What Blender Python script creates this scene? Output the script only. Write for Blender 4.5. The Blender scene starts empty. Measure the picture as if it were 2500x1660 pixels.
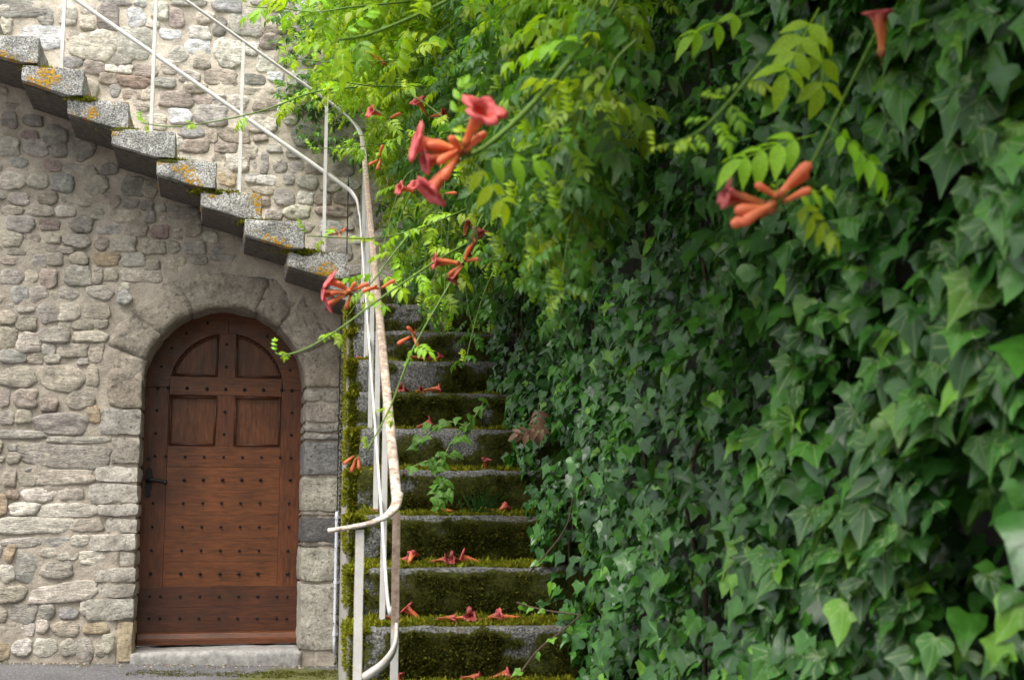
import bpy, math, random
import numpy as np
from mathutils import Vector, Matrix, noise
random.seed(7); RNG = np.random.default_rng(7)
scene = bpy.context.scene
col = scene.collection
# ------------------------------------------------------------------ camera
F, YAW, PIT, ROL, EYE = 3231.5, .1499, .1308, .0026, .894      # focal length in photo pixels (2500 wide)
CAM = np.array([0., 0., EYE])
fw = np.array([math.sin(YAW)*math.cos(PIT), math.cos(YAW)*math.cos(PIT), math.sin(PIT)])
_r = np.array([math.cos(YAW), -math.sin(YAW), 0.]); _u = np.cross(_r, fw)
CR = _r*math.cos(ROL)+_u*math.sin(ROL); CU = _u*math.cos(ROL)-_r*math.sin(ROL)
cd = bpy.data.cameras.new('camera'); cam = bpy.data.objects.new('camera', cd); col.objects.link(cam)
cd.sensor_width = 36; cd.lens = 36*F/2500; cd.clip_start = .05; cd.clip_end = 500
cam.matrix_world = Matrix(((CR[0], CU[0], -fw[0], CAM[0]), (CR[1], CU[1], -fw[1], CAM[1]), (CR[2], CU[2], -fw[2], CAM[2]), (0, 0, 0, 1)))
cd.dof.use_dof = True; cd.dof.focus_distance = 7.9; cd.dof.aperture_fstop = 6.8; cd.dof.aperture_blades = 7
scene.camera = cam
# ------------------------------------------------------------------ sky and soft sun (bright overcast)
SUN_EL, SUN_AZ = math.radians(64), math.radians(-142)          # azimuth: direction the light comes from, measured from +Y towards +X
w = bpy.data.worlds.new('World'); scene.world = w; w.use_nodes = True
nt = w.node_tree; bg = nt.nodes['Background']
sky = nt.nodes.new('ShaderNodeTexSky'); sky.sky_type = 'NISHITA'; sky.sun_disc = False
sky.sun_elevation = SUN_EL; sky.sun_rotation = SUN_AZ; sky.dust_density = 4; sky.air_density = 1.5
hs = nt.nodes.new('ShaderNodeHueSaturation'); hs.inputs['Saturation'].default_value = .25
nt.links.new(sky.outputs[0], hs.inputs['Color']); nt.links.new(hs.outputs[0], bg.inputs['Color'])
bg.inputs['Strength'].default_value = .085
sl = bpy.data.lights.new('sun', 'SUN'); sl.energy = 1.5; sl.angle = math.radians(45); sl.color = (1, .96, .9)
so = bpy.data.objects.new('sun', sl); col.objects.link(so)
sd = Vector((math.sin(SUN_AZ)*math.cos(SUN_EL), math.cos(SUN_AZ)*math.cos(SUN_EL), math.sin(SUN_EL)))
so.rotation_euler = (-sd).to_track_quat('-Z', 'Y').to_euler(); so.location = (0, 0, 12)
scene.view_settings.view_transform = 'Standard'; scene.view_settings.look = 'None'
scene.view_settings.exposure = 1.88; scene.view_settings.gamma = 1
scene.cycles.max_bounces = 6; scene.cycles.transparent_max_bounces = 4; scene.cycles.use_denoising = True
# ------------------------------------------------------------------ geometry of the place
A, DW = .0702, 7.87                     # the walls are turned 4 degrees to the lower flight
ca, sa = math.cos(A), math.sin(A)
SY, ST, SR, SZ = 4.393, .296, .18, .53  # lower flight: front of tread 0, tread depth, rise, height of tread 0
XP = .247                               # line of the railing posts
GZ = lambda x, y: .03-.032*max(-3, min(1, x))
def ray(x, y): return fw+CR*(x-1250)/F+CU*(830-y)/F
def at(x, y, Y): d = ray(x, y); return CAM+d*Y/d[1]
def at_x(x, y, X): d = ray(x, y); return CAM+d*X/d[0]
def at_z(x, y, Z): d = ray(x, y); return CAM+d*(Z-EYE)/d[2]
def wall_pt(x, y, off=0.):               # a point of the wall plane (off = metres behind its face) as (u, z)
    n = np.array([-sa, ca, 0]); o = np.array([0, DW, 0])+n*off
    d = ray(x, y); p = CAM+d*(((o-CAM)@n)/(d@n)); q = p-np.array([0, DW, 0])
    return float(q@np.array([ca, sa, 0])), float(p[2])
def w2(u, wdep, z): return np.array([u*ca-wdep*sa, DW+u*sa+wdep*ca, z])    # wall frame -> world
def project(P):
    d = np.asarray(P)-CAM; z = d@fw
    return 1250+F*(d@CR)/z, 830-F*(d@CU)/z, z
# ------------------------------------------------------------------ helpers
def mesh(name, V, Fc, mats=None, smooth=False, cols=None, fac=None):
    me = bpy.data.meshes.new(name)
    me.from_pydata([tuple(map(float, v)) for v in V], [], Fc)
    if smooth: me.polygons.foreach_set('use_smooth', [True]*len(me.polygons))
    if isinstance(smooth, float): me.set_sharp_from_angle(angle=smooth)
    if cols is not None:
        a = me.attributes.new('tint', 'FLOAT_COLOR', 'POINT'); c = np.ones((len(V), 4), 'f'); c[:, :3] = cols; a.data.foreach_set('color', c.ravel())
    if fac is not None:
        a = me.attributes.new('moss', 'FLOAT', 'POINT'); a.data.foreach_set('value', np.asarray(fac, 'f'))
    if mats is not None: me.materials.append(mats)
    me.update(); return me
def obj(name, me, parent=None, color=None):
    o = bpy.data.objects.new(name, me); col.objects.link(o)
    if parent is not None: o.parent = parent
    if color is not None: o.color = (*color, 1)
    return o
def tag(o, label=None, cat=None, group=None, kind=None):
    if label: o['label'] = label
    if cat: o['category'] = cat
    if group: o['group'] = group
    if kind: o['kind'] = kind
    return o
def thing(name, label, cat, loc=(0, 0, 0), rz=0, group=None):
    o = bpy.data.objects.new(name, None); col.objects.link(o); o.location = loc; o.rotation_euler = (0, 0, rz); o.empty_display_size = .1
    return tag(o, label, cat, group)
def big_mesh(name, V, T, mat, cols=None, smooth=True):      # V (n,3), T (m,3) numpy
    me = bpy.data.meshes.new(name); me.vertices.add(len(V)); me.vertices.foreach_set('co', V.astype('f').ravel())
    me.loops.add(T.size); me.loops.foreach_set('vertex_index', T.astype('i').ravel())
    me.polygons.add(len(T)); me.polygons.foreach_set('loop_start', np.arange(0, T.size, 3, dtype='i'))
    me.polygons.foreach_set('loop_total', np.full(len(T), 3, 'i'))
    if smooth: me.polygons.foreach_set('use_smooth', np.ones(len(T), bool))
    if cols is not None:
        a = me.attributes.new('tint', 'FLOAT_COLOR', 'POINT'); c = np.ones((len(V), 4), 'f'); c[:, :3] = cols; a.data.foreach_set('color', c.ravel())
    me.materials.append(mat); me.update(calc_edges=True); me.validate(); return me
def gbox(x0, x1, y0, y1, z0, z1, res, rnd=.01, amp=.006, seed=0, freq=9., shear=None):
    """a stone block: subdivided box with worn edges and an uneven surface"""
    n = [max(1, int(round((b-a)/res))) for a, b in ((x0, x1), (y0, y1), (z0, z1))]
    idx = {}; V = []; Fc = []
    lo = (x0, y0, z0); hi = (x1, y1, z1)
    def vid(i, j, k):
        key = (i, j, k)
        if key not in idx:
            ii = (i, j, k); p = [lo[a]+(hi[a]-lo[a])*ii[a]/n[a] for a in range(3)]
            ext = [ii[a] in (0, n[a]) for a in range(3)]
            if sum(ext) >= 2:
                wob = rnd*(.55+.9*abs(noise.noise(Vector(p)*13+Vector((seed, 3, 1)))))
                for a in range(3):
                    if ext[a]: p[a] += wob*(1 if ii[a] == 0 else -1)*(.5 if sum(ext) == 2 else .75)
            q = Vector(p)
            dsp = noise.noise_vector(q*freq+Vector((seed*3.1, seed*1.7, 0)))*amp+noise.noise_vector(q*freq*3+Vector((0, seed*2.3, 5)))*amp*.5
            q += dsp
            if shear: q = shear(q)
            idx[key] = len(V); V.append(q)
        return idx[key]
    for a, b, c in ((0, 1, 2), (0, 2, 1), (1, 2, 0)):
        for s in (0, n[c]):
            for i in range(n[a]):
                for j in range(n[b]):
                    ks = []
                    for di, dj in ((0, 0), (1, 0), (1, 1), (0, 1)):
                        k = [0, 0, 0]; k[a] = i+di; k[b] = j+dj; k[c] = s; ks.append(vid(*k))
                    flip = (s == 0) ^ ((a, b, c) == (0, 2, 1))
                    Fc.append(ks[::-1] if flip else ks)
    return V, Fc
def tube(path, r, n=6, closed_ends=True):
    P = [Vector(p) for p in path]; V = []; Fc = []
    rr = r if hasattr(r, '__len__') else [r]*len(P)
    for i, p in enumerate(P):
        t = (P[min(i+1, len(P)-1)]-P[max(i-1, 0)]).normalized()
        a = t.cross(Vector((.13, .21, 1))).normalized(); b = t.cross(a)
        for k in range(n):
            an = 2*math.pi*k/n; V.append(p+(a*math.cos(an)+b*math.sin(an))*rr[i])
    for i in range(len(P)-1):
        for k in range(n):
            Fc.append([i*n+k, i*n+(k+1) % n, (i+1)*n+(k+1) % n, (i+1)*n+k])
    if closed_ends: Fc.append(list(range(n))[::-1]); Fc.append([(len(P)-1)*n+k for k in range(n)])
    return V, Fc
def sweep(path, prof, up=Vector((0, 0, 1))):               # prof: (side, up) points, counter-clockwise
    P = [Vector(p) for p in path]; V = []; Fc = []; n = len(prof)
    for i, p in enumerate(P):
        t = (P[min(i+1, len(P)-1)]-P[max(i-1, 0)]).normalized()
        s = t.cross(up).normalized(); b = s.cross(t)
        for x, y in prof: V.append(p+s*x+b*y)
    for i in range(len(P)-1):
        for k in range(n): Fc.append([i*n+k, i*n+(k+1) % n, (i+1)*n+(k+1) % n, (i+1)*n+k])
    Fc.append(list(range(n))[::-1]); Fc.append([(len(P)-1)*n+k for k in range(n)])
    return V, Fc
def smooth_path(P, k=8):
    P = [np.asarray(p, float) for p in P]; out = []
    for i in range(len(P)-1):
        p0, p1, p2, p3 = P[max(i-1, 0)], P[i], P[i+1], P[min(i+2, len(P)-1)]
        for j in range(k):
            t = j/k; out.append(.5*((2*p1)+(-p0+p2)*t+(2*p0-5*p1+4*p2-p3)*t*t+(-p0+3*p1-3*p2+p3)*t**3))
    out.append(P[-1]); return out
def prism(poly, y0, y1):                                    # polygon (x, z) extruded between two depths (y0 in front)
    n = len(poly); V = [(x, y0, z) for x, z in poly]+[(x, y1, z) for x, z in poly]
    Fc = [list(range(n)), list(range(n, 2*n))[::-1]]+[[i, i+n, (i+1) % n+n, (i+1) % n] for i in range(n)]
    return V, Fc
def box(x0, x1, y0, y1, z0, z1): return prism([(x0, z0), (x1, z0), (x1, z1), (x0, z1)], y0, y1)
def add(a, b):
    k = len(a[0]); return list(a[0])+list(b[0]), list(a[1])+[[i+k for i in f] for f in b[1]]
# ------------------------------------------------------------------ materials
class NM:
    def __init__(s, name):
        s.m = bpy.data.materials.new(name); s.m.use_nodes = True; s.t = s.m.node_tree
        s.b = s.t.nodes['Principled BSDF']; s.out = s.t.nodes['Material Output']
        s.co = s.n('ShaderNodeTexCoord').outputs['Object']
    def n(s, typ, **k):
        nd = s.t.nodes.new(typ)
        for a, v in k.items(): setattr(nd, a, v)
        return nd
    def link(s, a, b): s.t.links.new(a, b)
    def noise(s, sc, det=4, rough=.6, co=None, dist=0):
        nd = s.n('ShaderNodeTexNoise'); nd.inputs['Scale'].default_value = sc; nd.inputs['Detail'].default_value = det
        nd.inputs['Roughness'].default_value = rough; nd.inputs['Distortion'].default_value = dist
        s.link(co if co is not None else s.co, nd.inputs['Vector']); return nd.outputs['Fac']
    def vor(s, sc, co=None, out='Distance', feat='F1'):
        nd = s.n('ShaderNodeTexVoronoi', feature=feat); nd.inputs['Scale'].default_value = sc
        s.link(co if co is not None else s.co, nd.inputs['Vector']); return nd.outputs[out]
    def ramp(s, fac, stops):
        nd = s.n('ShaderNodeValToRGB'); el = nd.color_ramp.elements
        while len(el) < len(stops): el.new(.5)
        for e, (p, c) in zip(el, stops):
            e.position = p; e.color = (*c, 1) if hasattr(c, '__len__') else (c, c, c, 1)
        s.link(fac, nd.inputs['Fac']); return nd.outputs['Color']
    def mix(s, a, b, fac, mode='MIX'):
        nd = s.n('ShaderNodeMix', data_type='RGBA', blend_type=mode)
        for ix, v in ((6, a), (7, b), (0, fac)):
            sock = nd.inputs[ix]
            if hasattr(v, 'is_output'): s.link(v, sock)
            elif hasattr(v, '__len__'): sock.default_value = (*v, 1)
            else: sock.default_value = v if ix == 0 else (v, v, v, 1)
        return nd.outputs[2]
    def math(s, op, a, b=0.):
        nd = s.n('ShaderNodeMath', operation=op)
        for sock, v in zip(nd.inputs, (a, b)):
            if hasattr(v, 'is_output'): s.link(v, sock)
            else: sock.default_value = v
        return nd.outputs[0]
    def bump(s, h, strength=.5, dist=.01, prev=None):
        nd = s.n('ShaderNodeBump'); nd.inputs['Strength'].default_value = strength; nd.inputs['Distance'].default_value = dist
        s.link(h, nd.inputs['Height'])
        if prev is not None: s.link(prev, nd.inputs['Normal'])
        return nd.outputs['Normal']
    def fin(s, color, rough=.85, normal=None, spec=.3):
        if hasattr(color, 'is_output'): s.link(color, s.b.inputs['Base Color'])
        else: s.b.inputs['Base Color'].default_value = (*color, 1)
        if hasattr(rough, 'is_output'): s.link(rough, s.b.inputs['Roughness'])
        else: s.b.inputs['Roughness'].default_value = rough
        s.b.inputs['Specular IOR Level'].default_value = spec
        if normal is not None: s.link(normal, s.b.inputs['Normal'])
        return s.m
    def attr(s, name, out='Color'): return s.n('ShaderNodeAttribute', attribute_name=name).outputs[out]
    def objcol(s): return s.n('ShaderNodeObjectInfo').outputs['Color']
    def shifted(s, k=37.):                                    # object coordinates moved by a per-object random amount
        r = s.n('ShaderNodeObjectInfo').outputs['Random']; m = s.math('MULTIPLY', r, k)
        v = s.n('ShaderNodeVectorMath', operation='ADD'); s.link(s.co, v.inputs[0]); s.link(m, v.inputs[1]); return v.outputs[0]
def mat_fieldstone():
    s = NM('fieldstone'); c = s.objcol(); sh = s.shifted()
    big = s.ramp(s.noise(7, 5, .65, sh), [(.3, .62), (.7, 1.28)])
    mid = s.ramp(s.noise(38, 6, .7, sh), [(.32, .55), (.5, 1.), (.72, 1.5)])
    sp = s.ramp(s.vor(190, sh), [(.1, .7), (.4, 1.05)])
    k = s.mix(s.mix(c, big, 1, 'MULTIPLY'), mid, .8, 'MULTIPLY'); k = s.mix(k, sp, .55, 'MULTIPLY')
    k = s.mix(k, (.42, .38, .31), s.ramp(s.noise(16, 5, .7, s.co), [(.52, 0.), (.66, .7)]))   # smeared mortar
    st = s.n('ShaderNodeMapping'); st.inputs['Scale'].default_value = (9, 9, 42); st.inputs['Rotation'].default_value = (0, .25, 0); s.link(sh, st.inputs[0])
    lay = s.noise(1.6, 6, .7, st.outputs[0], .6)
    h = s.math('ADD', s.math('ADD', s.noise(26, 8, .7, sh), s.math('MULTIPLY', lay, .8)), s.math('MULTIPLY', s.noise(110, 4, .7, sh), .35))
    return s.fin(k, .88, s.bump(h, 1., .024), .25)
def mat_mortar(name, base):
    s = NM(name)
    k = s.mix(base, s.ramp(s.noise(5, 6, .65), [(.3, .7), (.7, 1.22)]), 1, 'MULTIPLY')
    k = s.mix(k, s.ramp(s.noise(24, 6, .75), [(.3, .72), (.55, 1.), (.75, 1.15)]), .8, 'MULTIPLY')
    k = s.mix(k, s.ramp(s.noise(220, 3, .8), [(.3, .6), (.7, 1.3)]), .9, 'MULTIPLY')
    h = s.math('ADD', s.noise(22, 6, .65), s.math('MULTIPLY', s.noise(260, 3, .7), .35))
    return s.fin(k, .95, s.bump(h, .9, .018), .2)
def mat_dressed():
    s = NM('dressed_stone'); c = s.objcol(); sh = s.shifted()
    k = s.mix(c, s.ramp(s.noise(9, 8, .7, sh), [(.3, .55), (.5, .95), (.72, 1.4)]), 1, 'MULTIPLY')
    k = s.mix(k, s.ramp(s.noise(60, 6, .75, sh), [(.3, .55), (.7, 1.35)]), .8, 'MULTIPLY')
    pit = s.ramp(s.noise(34, 8, .75, sh), [(.3, .35), (.42, 1.)]); k = s.mix(k, pit, .6, 'MULTIPLY')
    h = s.math('ADD', s.noise(14, 9, .72, sh), s.math('MULTIPLY', pit, .5))
    return s.fin(k, .92, s.bump(h, .95, .03), .2)
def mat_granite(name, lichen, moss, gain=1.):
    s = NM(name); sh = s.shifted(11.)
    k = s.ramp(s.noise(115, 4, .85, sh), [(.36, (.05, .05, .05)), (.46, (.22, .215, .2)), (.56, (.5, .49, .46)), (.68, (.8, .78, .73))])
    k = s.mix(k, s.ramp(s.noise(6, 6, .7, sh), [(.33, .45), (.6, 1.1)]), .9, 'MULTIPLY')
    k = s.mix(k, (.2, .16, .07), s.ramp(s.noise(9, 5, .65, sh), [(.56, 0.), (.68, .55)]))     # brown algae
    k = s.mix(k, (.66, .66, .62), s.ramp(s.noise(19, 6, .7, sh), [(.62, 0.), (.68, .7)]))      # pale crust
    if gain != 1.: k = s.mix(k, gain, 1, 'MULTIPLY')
    h = s.math('ADD', s.noise(120, 4, .7, sh), s.math('MULTIPLY', s.noise(22, 6, .7, sh), 1.3))
    if lichen:
        area = s.ramp(s.noise(6.5, 2, .5, sh), [(.54, 0.), (.6, 1.)]); spot = s.ramp(s.noise(62, 4, .6, sh), [(.47, 0.), (.5, 1.)])
        lf = s.mix(area, spot, 1, 'MULTIPLY'); lc = s.ramp(s.noise(90, 3, .6, sh), [(.35, (.42, .2, .012)), (.65, (.62, .36, .02))])
        k = s.mix(k, lc, lf); h = s.math('ADD', h, s.math('MULTIPLY', lf, .5))
    if moss:
        mc = s.ramp(s.noise(70, 6, .75), [(.3, (.022, .025, .004)), (.5, (.06, .066, .009)), (.72, (.15, .155, .02))])
        f = s.attr('moss', 'Fac'); ed = s.math('ADD', f, s.math('MULTIPLY', s.math('SUBTRACT', s.noise(55, 5, .7), .5), .9))
        ff = s.ramp(ed, [(.42, 0.), (.56, 1.)]); k = s.mix(k, mc, ff)
        h = s.math('ADD', h, s.math('MULTIPLY', s.mix(0., s.noise(160, 6, .8), ff), 2.2))
    return s.fin(k, .93, s.bump(h, .8, .012), .2)
def mat_soffit():
    s = NM('weathered_plaster')
    st = s.n('ShaderNodeMapping'); st.inputs['Scale'].default_value = (40, 40, 3); s.link(s.co, st.inputs[0])
    k = s.ramp(s.noise(1, 6, .7, st.outputs[0]), [(.3, (.16, .15, .13)), (.5, (.34, .32, .29)), (.7, (.5, .47, .43))])
    k = s.mix(k, (.07, .08, .015), s.ramp(s.noise(8, 6, .7), [(.6, 0.), (.7, .7)]))
    return s.fin(k, .92, s.bump(s.noise(50, 6, .7), .6, .01), .2)
def mat_wood():
    s = NM('varnished_oak'); c = s.objcol(); sh = s.shifted()
    mp = s.n('ShaderNodeMapping'); mp.inputs['Scale'].default_value = (6, 60, 60); s.link(sh, mp.inputs[0])
    mv = s.n('ShaderNodeMapping'); mv.inputs['Scale'].default_value = (60, 60, 6); s.link(sh, mv.inputs[0])
    al = s.n('ShaderNodeObjectInfo').outputs['Alpha']
    g = s.mix(s.noise(1.5, 6, .65, mp.outputs[0], .5), s.noise(1.5, 6, .65, mv.outputs[0], .5), al)
    k = s.mix(c, s.ramp(g, [(.3, .45), (.5, .95), (.72, 1.5)]), 1, 'MULTIPLY')
    k = s.mix(k, s.ramp(s.noise(4, 4, .6), [(.3, .7), (.7, 1.25)]), 1, 'MULTIPLY')
    return s.fin(k, s.ramp(s.noise(14, 4, .6), [(.3, .34), (.7, .5)]), s.bump(g, .25, .004), .4)
def mat_paint():
    s = NM('chipped_white_paint'); c = s.mix((.63, .61, .575), s.ramp(s.noise(5, 4, .6), [(.35, .82), (.7, 1.05)]), 1, 'MULTIPLY')
    am = s.attr('moss', 'Fac')
    m = s.ramp(s.math('ADD', s.noise(34, 8, .8), s.math('SUBTRACT', am, .5)), [(.5, 0.), (.6, 1.)])
    rust = s.ramp(s.noise(60, 5, .7), [(.3, (.17, .1, .065)), (.5, (.31, .225, .17)), (.75, (.44, .36, .3))])
    halo = s.ramp(s.math('ADD', s.noise(34, 8, .8), s.math('SUBTRACT', am, .5)), [(.36, 0.), (.55, .75)])
    c = s.mix(c, (.55, .4, .27), halo)
    return s.fin(s.mix(c, rust, m), .5, s.bump(s.math('SUBTRACT', s.noise(40, 5, .6), m), .5, .004), .4)
def mat_simple(name, c, rough=.6, metal=0., bumpsc=0., var=.25):
    s = NM(name); k = s.mix(c, s.ramp(s.noise(30, 5, .65), [(.3, 1-var), (.7, 1+var)]), 1, 'MULTIPLY')
    s.b.inputs['Metallic'].default_value = metal
    return s.fin(k, rough, s.bump(s.noise(bumpsc or 60, 5, .6), .3, .004), .4)
def mat_leaf(name, src, rough, transl, vein=False, spec=.5):
    s = NM(name); c = s.attr('tint') if src == 'attr' else s.objcol()
    if vein:                                                  # paler palmate veins, in the leaf's own coordinates
        sx = s.n('ShaderNodeSeparateXYZ'); s.link(s.co, sx.inputs[0]); ax = s.math('ABSOLUTE', sx.outputs[0]); y = sx.outputs[1]
        d = ax
        for a_, b_ in ((.36, .93), (-.3, .95), (.8, .6)):
            d = s.math('MINIMUM', d, s.math('ABSOLUTE', s.math('SUBTRACT', s.math('MULTIPLY', ax, a_), s.math('MULTIPLY', y, b_))))
        c = s.mix(c, s.mix(c, (.3, .38, .16), .45), s.ramp(d, [(.008, 1.), (.03, 0.)]))
        c = s.mix(c, (.12, .09, .03), s.ramp(s.noise(2.3, 5, .7, s.shifted()), [(.68, 0.), (.74, .6)]))   # browned spots
    k = s.mix(c, s.ramp(s.noise(45, 4, .6), [(.3, .7), (.7, 1.25)]), 1, 'MULTIPLY')
    geo = s.n('ShaderNodeNewGeometry'); k2 = s.mix(k, s.mix(k, (.16, .2, .1), .3), geo.outputs['Backfacing'])
    s.fin(k2, rough, s.bump(s.noise(130, 3, .6), .2, .003), spec)
    tr = s.n('ShaderNodeBsdfTranslucent'); s.link(s.mix(k, (1.5, 1.45, .5), 1, 'MULTIPLY'), tr.inputs['Color'])
    ms = s.n('ShaderNodeMixShader'); ms.inputs[0].default_value = transl
    s.link(s.b.outputs[0], ms.inputs[1]); s.link(tr.outputs[0], ms.inputs[2]); s.link(ms.outputs[0], s.out.inputs[0]); return s.m
def mat_tint(name, rough=.6, transl=.0, spec=.4):
    s = NM(name); c = s.attr('tint'); k = s.mix(c, s.ramp(s.noise(80, 4, .6), [(.3, .75), (.7, 1.25)]), 1, 'MULTIPLY'); s.fin(k, rough, None, spec)
    if transl:
        tr = s.n('ShaderNodeBsdfTranslucent'); s.link(k, tr.inputs['Color']); ms = s.n('ShaderNodeMixShader'); ms.inputs[0].default_value = transl
        s.link(s.b.outputs[0], ms.inputs[1]); s.link(tr.outputs[0], ms.inputs[2]); s.link(ms.outputs[0], s.out.inputs[0])
    return s.m
def mat_asphalt():
    s = NM('worn_asphalt')
    k = s.ramp(s.noise(85, 5, .85), [(.34, (.03, .03, .032)), (.52, (.105, .102, .106)), (.66, (.26, .25, .25))])
    k = s.mix(k, s.ramp(s.noise(3, 6, .6), [(.3, .75), (.7, 1.2)]), 1, 'MULTIPLY')
    mc = s.ramp(s.noise(50, 6, .7), [(.3, (.03, .03, .008)), (.7, (.12, .13, .02))])
    f = s.attr('moss', 'Fac'); ff = s.ramp(s.math('ADD', f, s.math('MULTIPLY', s.math('SUBTRACT', s.noise(14, 6, .7), .5), .9)), [(.45, 0.), (.6, .9)])
    return s.fin(s.mix(k, mc, ff), .9, s.bump(s.noise(140, 4, .7), .6, .006), .25)
M = dict(stone=mat_fieldstone(), mortar=mat_mortar('sandy_mortar', (.43, .375, .305)), mortar_up=mat_mortar('pale_mortar', (.66, .585, .485)),
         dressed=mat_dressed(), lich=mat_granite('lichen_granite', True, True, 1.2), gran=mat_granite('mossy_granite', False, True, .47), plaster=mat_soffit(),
         wood=mat_wood(), iron=mat_simple('black_iron', (.018, .017, .017), .4, .6), paint=mat_paint(), conc=mat_simple('pale_concrete', (.24, .23, .215), .92, 0, 40, .4),
         pipe=mat_simple('grey_plastic', (.55, .56, .62), .45, 0, 20, .08), rubber=mat_simple('black_rubber', (.02, .02, .025), .6),
         ivy=mat_leaf('ivy_leaf', 'attr', .27, .15, spec=.42), ivyo=mat_leaf('ivy_leaf_single', 'obj', .27, .15, True, spec=.42),
         vine=mat_leaf('vine_leaf', 'attr', .45, .42, spec=.4), vineo=mat_leaf('vine_leaf_single', 'obj', .45, .42, spec=.4),
         stem=mat_tint('green_stem', .6), bark=mat_simple('brown_bark', (.09, .06, .04), .9), petal=mat_tint('petal', .5, .38), moss=mat_tint('moss_tuft', .95, .25, .1),
         asphalt=mat_asphalt(), soff=mat_simple('shade_dark_plaster', (.095, .083, .07), .95, 0, 25, .5), dark=mat_simple('shaded_rubble', (.05, .046, .038), .95))  # soff: brown-grey plaster, toned down further for shade below the steps
# ================================================================== THE SETTING
gx = np.concatenate([np.linspace(-60, -3.2, 8), np.arange(-3, 1.01, .08), np.linspace(1.3, 60, 8)])
gy = np.concatenate([np.linspace(-60, 6, 8), np.arange(6.4, 8.3, .08), np.linspace(9, 60, 6)])
V = []; mo = []
for y in gy:
    for x in gx:
        near = -3.01 < x < 1.01 and 6.3 < y < 8.3
        V.append((x, y, GZ(x, y)+(.006*noise.noise(Vector((x*3, y*3, 0))) if near else 0)))
        mo.append(max(0, min(1, .5+1.5*(x+.25)+.5*(7.62-y)))*(y < 7.75) if near else 0)
nx = len(gx); Fc = [[j*nx+i, j*nx+i+1, (j+1)*nx+i+1, (j+1)*nx+i] for j in range(len(gy)-1) for i in range(nx-1)]
tag(obj('ground', mesh('ground', V, Fc, M['asphalt'], True, fac=mo)), kind='structure')
gv, gt_ = [], []
for k in range(420):                                          # grit and crumbs gathered along the foot of the wall
    u = random.uniform(-2., .15); dd = -abs(random.gauss(0, .09))-.012; p = Vector(w2(u, dd, 0)); p.z = GZ(p.x, p.y)+.001; r = random.uniform(.0025, .009); i0 = len(gv)
    for a_ in range(5): gv.append(p+Vector((math.cos(a_*1.257)*r*random.uniform(.7, 1.3), math.sin(a_*1.257)*r*random.uniform(.7, 1.3), 0)))
    gv.append(p+Vector((0, 0, r*random.uniform(.5, 1.)))); gt_ += [[i0+a_, i0+(a_+1) % 5, i0+5] for a_ in range(5)]
gc = np.repeat([random.choice(((.3, .27, .22), (.12, .1, .07), (.42, .39, .34), (.16, .09, .05), (.1, .12, .02))) for _ in range(420)], 6, 0)
tag(obj('grit', mesh('grit', gv, gt_, M['moss'], False, cols=gc)), 'fine grit and crumbs along the foot of the lower wall', 'grit', kind='stuff')
# ------------------------------------------------------------------ masonry
PAL = dict(W=(.63, .585, .52), L=(.53, .48, .405), G=(.36, .332, .3), D=(.21, .195, .18), B=(.31, .255, .215), P=(.2, .125, .125), T=(.38, .335, .27), O=(.38, .28, .165), S=(.29, .285, .28), R=(.33, .22, .175))
def stone_mesh(name, cx, cz, wd, ht, rot, h, mat, sq=None):
    n, sd_ = 20, random.random()*100; e = sq or random.choice((2.4, 3.2, 4., 5., 6.)); V = []; Fc = []
    rings = ((1.02, -.04), (1.0, .0), (.97, .5), (.88, .82), (.66, .96), (.36, 1.))
    ph = [random.random()*6.28 for _ in range(4)]; cr, sr = math.cos(rot), math.sin(rot)
    tx, tz = random.uniform(-.3, .3), random.uniform(-.3, .3)
    for rf, hf in rings:
        for k in range(n):
            a = 2*math.pi*k/n; c, s_ = math.cos(a), math.sin(a)
            R0 = 1/((abs(c)**e+abs(s_)**e)**(1/e)); R0 *= 1+.05*math.sin(2*a+ph[0])+.06*math.sin(3*a+ph[1])+.045*math.sin(5*a+ph[2])+.035*math.sin(8*a+ph[3])
            x, z = c*R0*rf*wd/2, s_*R0*rf*ht/2
            y = hf*h if hf > 0 else hf
            if hf > .2:
                q = Vector((x*13+sd_, z*13, sd_)); y += h*(.7*noise.noise(q)+.5*noise.noise(q*2.7)+.25*noise.noise(q*6))*min(1, hf)+h*(tx*x/wd+tz*z/ht)*2*hf
            V.append((cx+x*cr-z*sr, -y, cz+x*sr+z*cr))
    V.append((cx, -h*(1.02+.4*noise.noise(Vector((sd_, 0, sd_)))), cz)); R = len(rings)
    for r in range(R-1):
        for k in range(n): Fc.append([r*n+k, r*n+(k+1) % n, (r+1)*n+(k+1) % n, (r+1)*n+k])
    for k in range(n): Fc.append([(R-1)*n+k, (R-1)*n+(k+1) % n, R*n])
    return mesh(name, V, Fc, mat, True)
def parse(txt, ox, oy, k=2.6133):
    out = []
    for it in txt.split(';'):
        q = it.split()
        if len(q) < 5: continue
        x, y, a, b = [float(v) for v in q[:4]]; out.append((ox+x/k, oy+y/k, a/k, b/k, math.radians(-float(q[5])) if len(q) > 5 else 0, q[4]))
    return out
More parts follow.
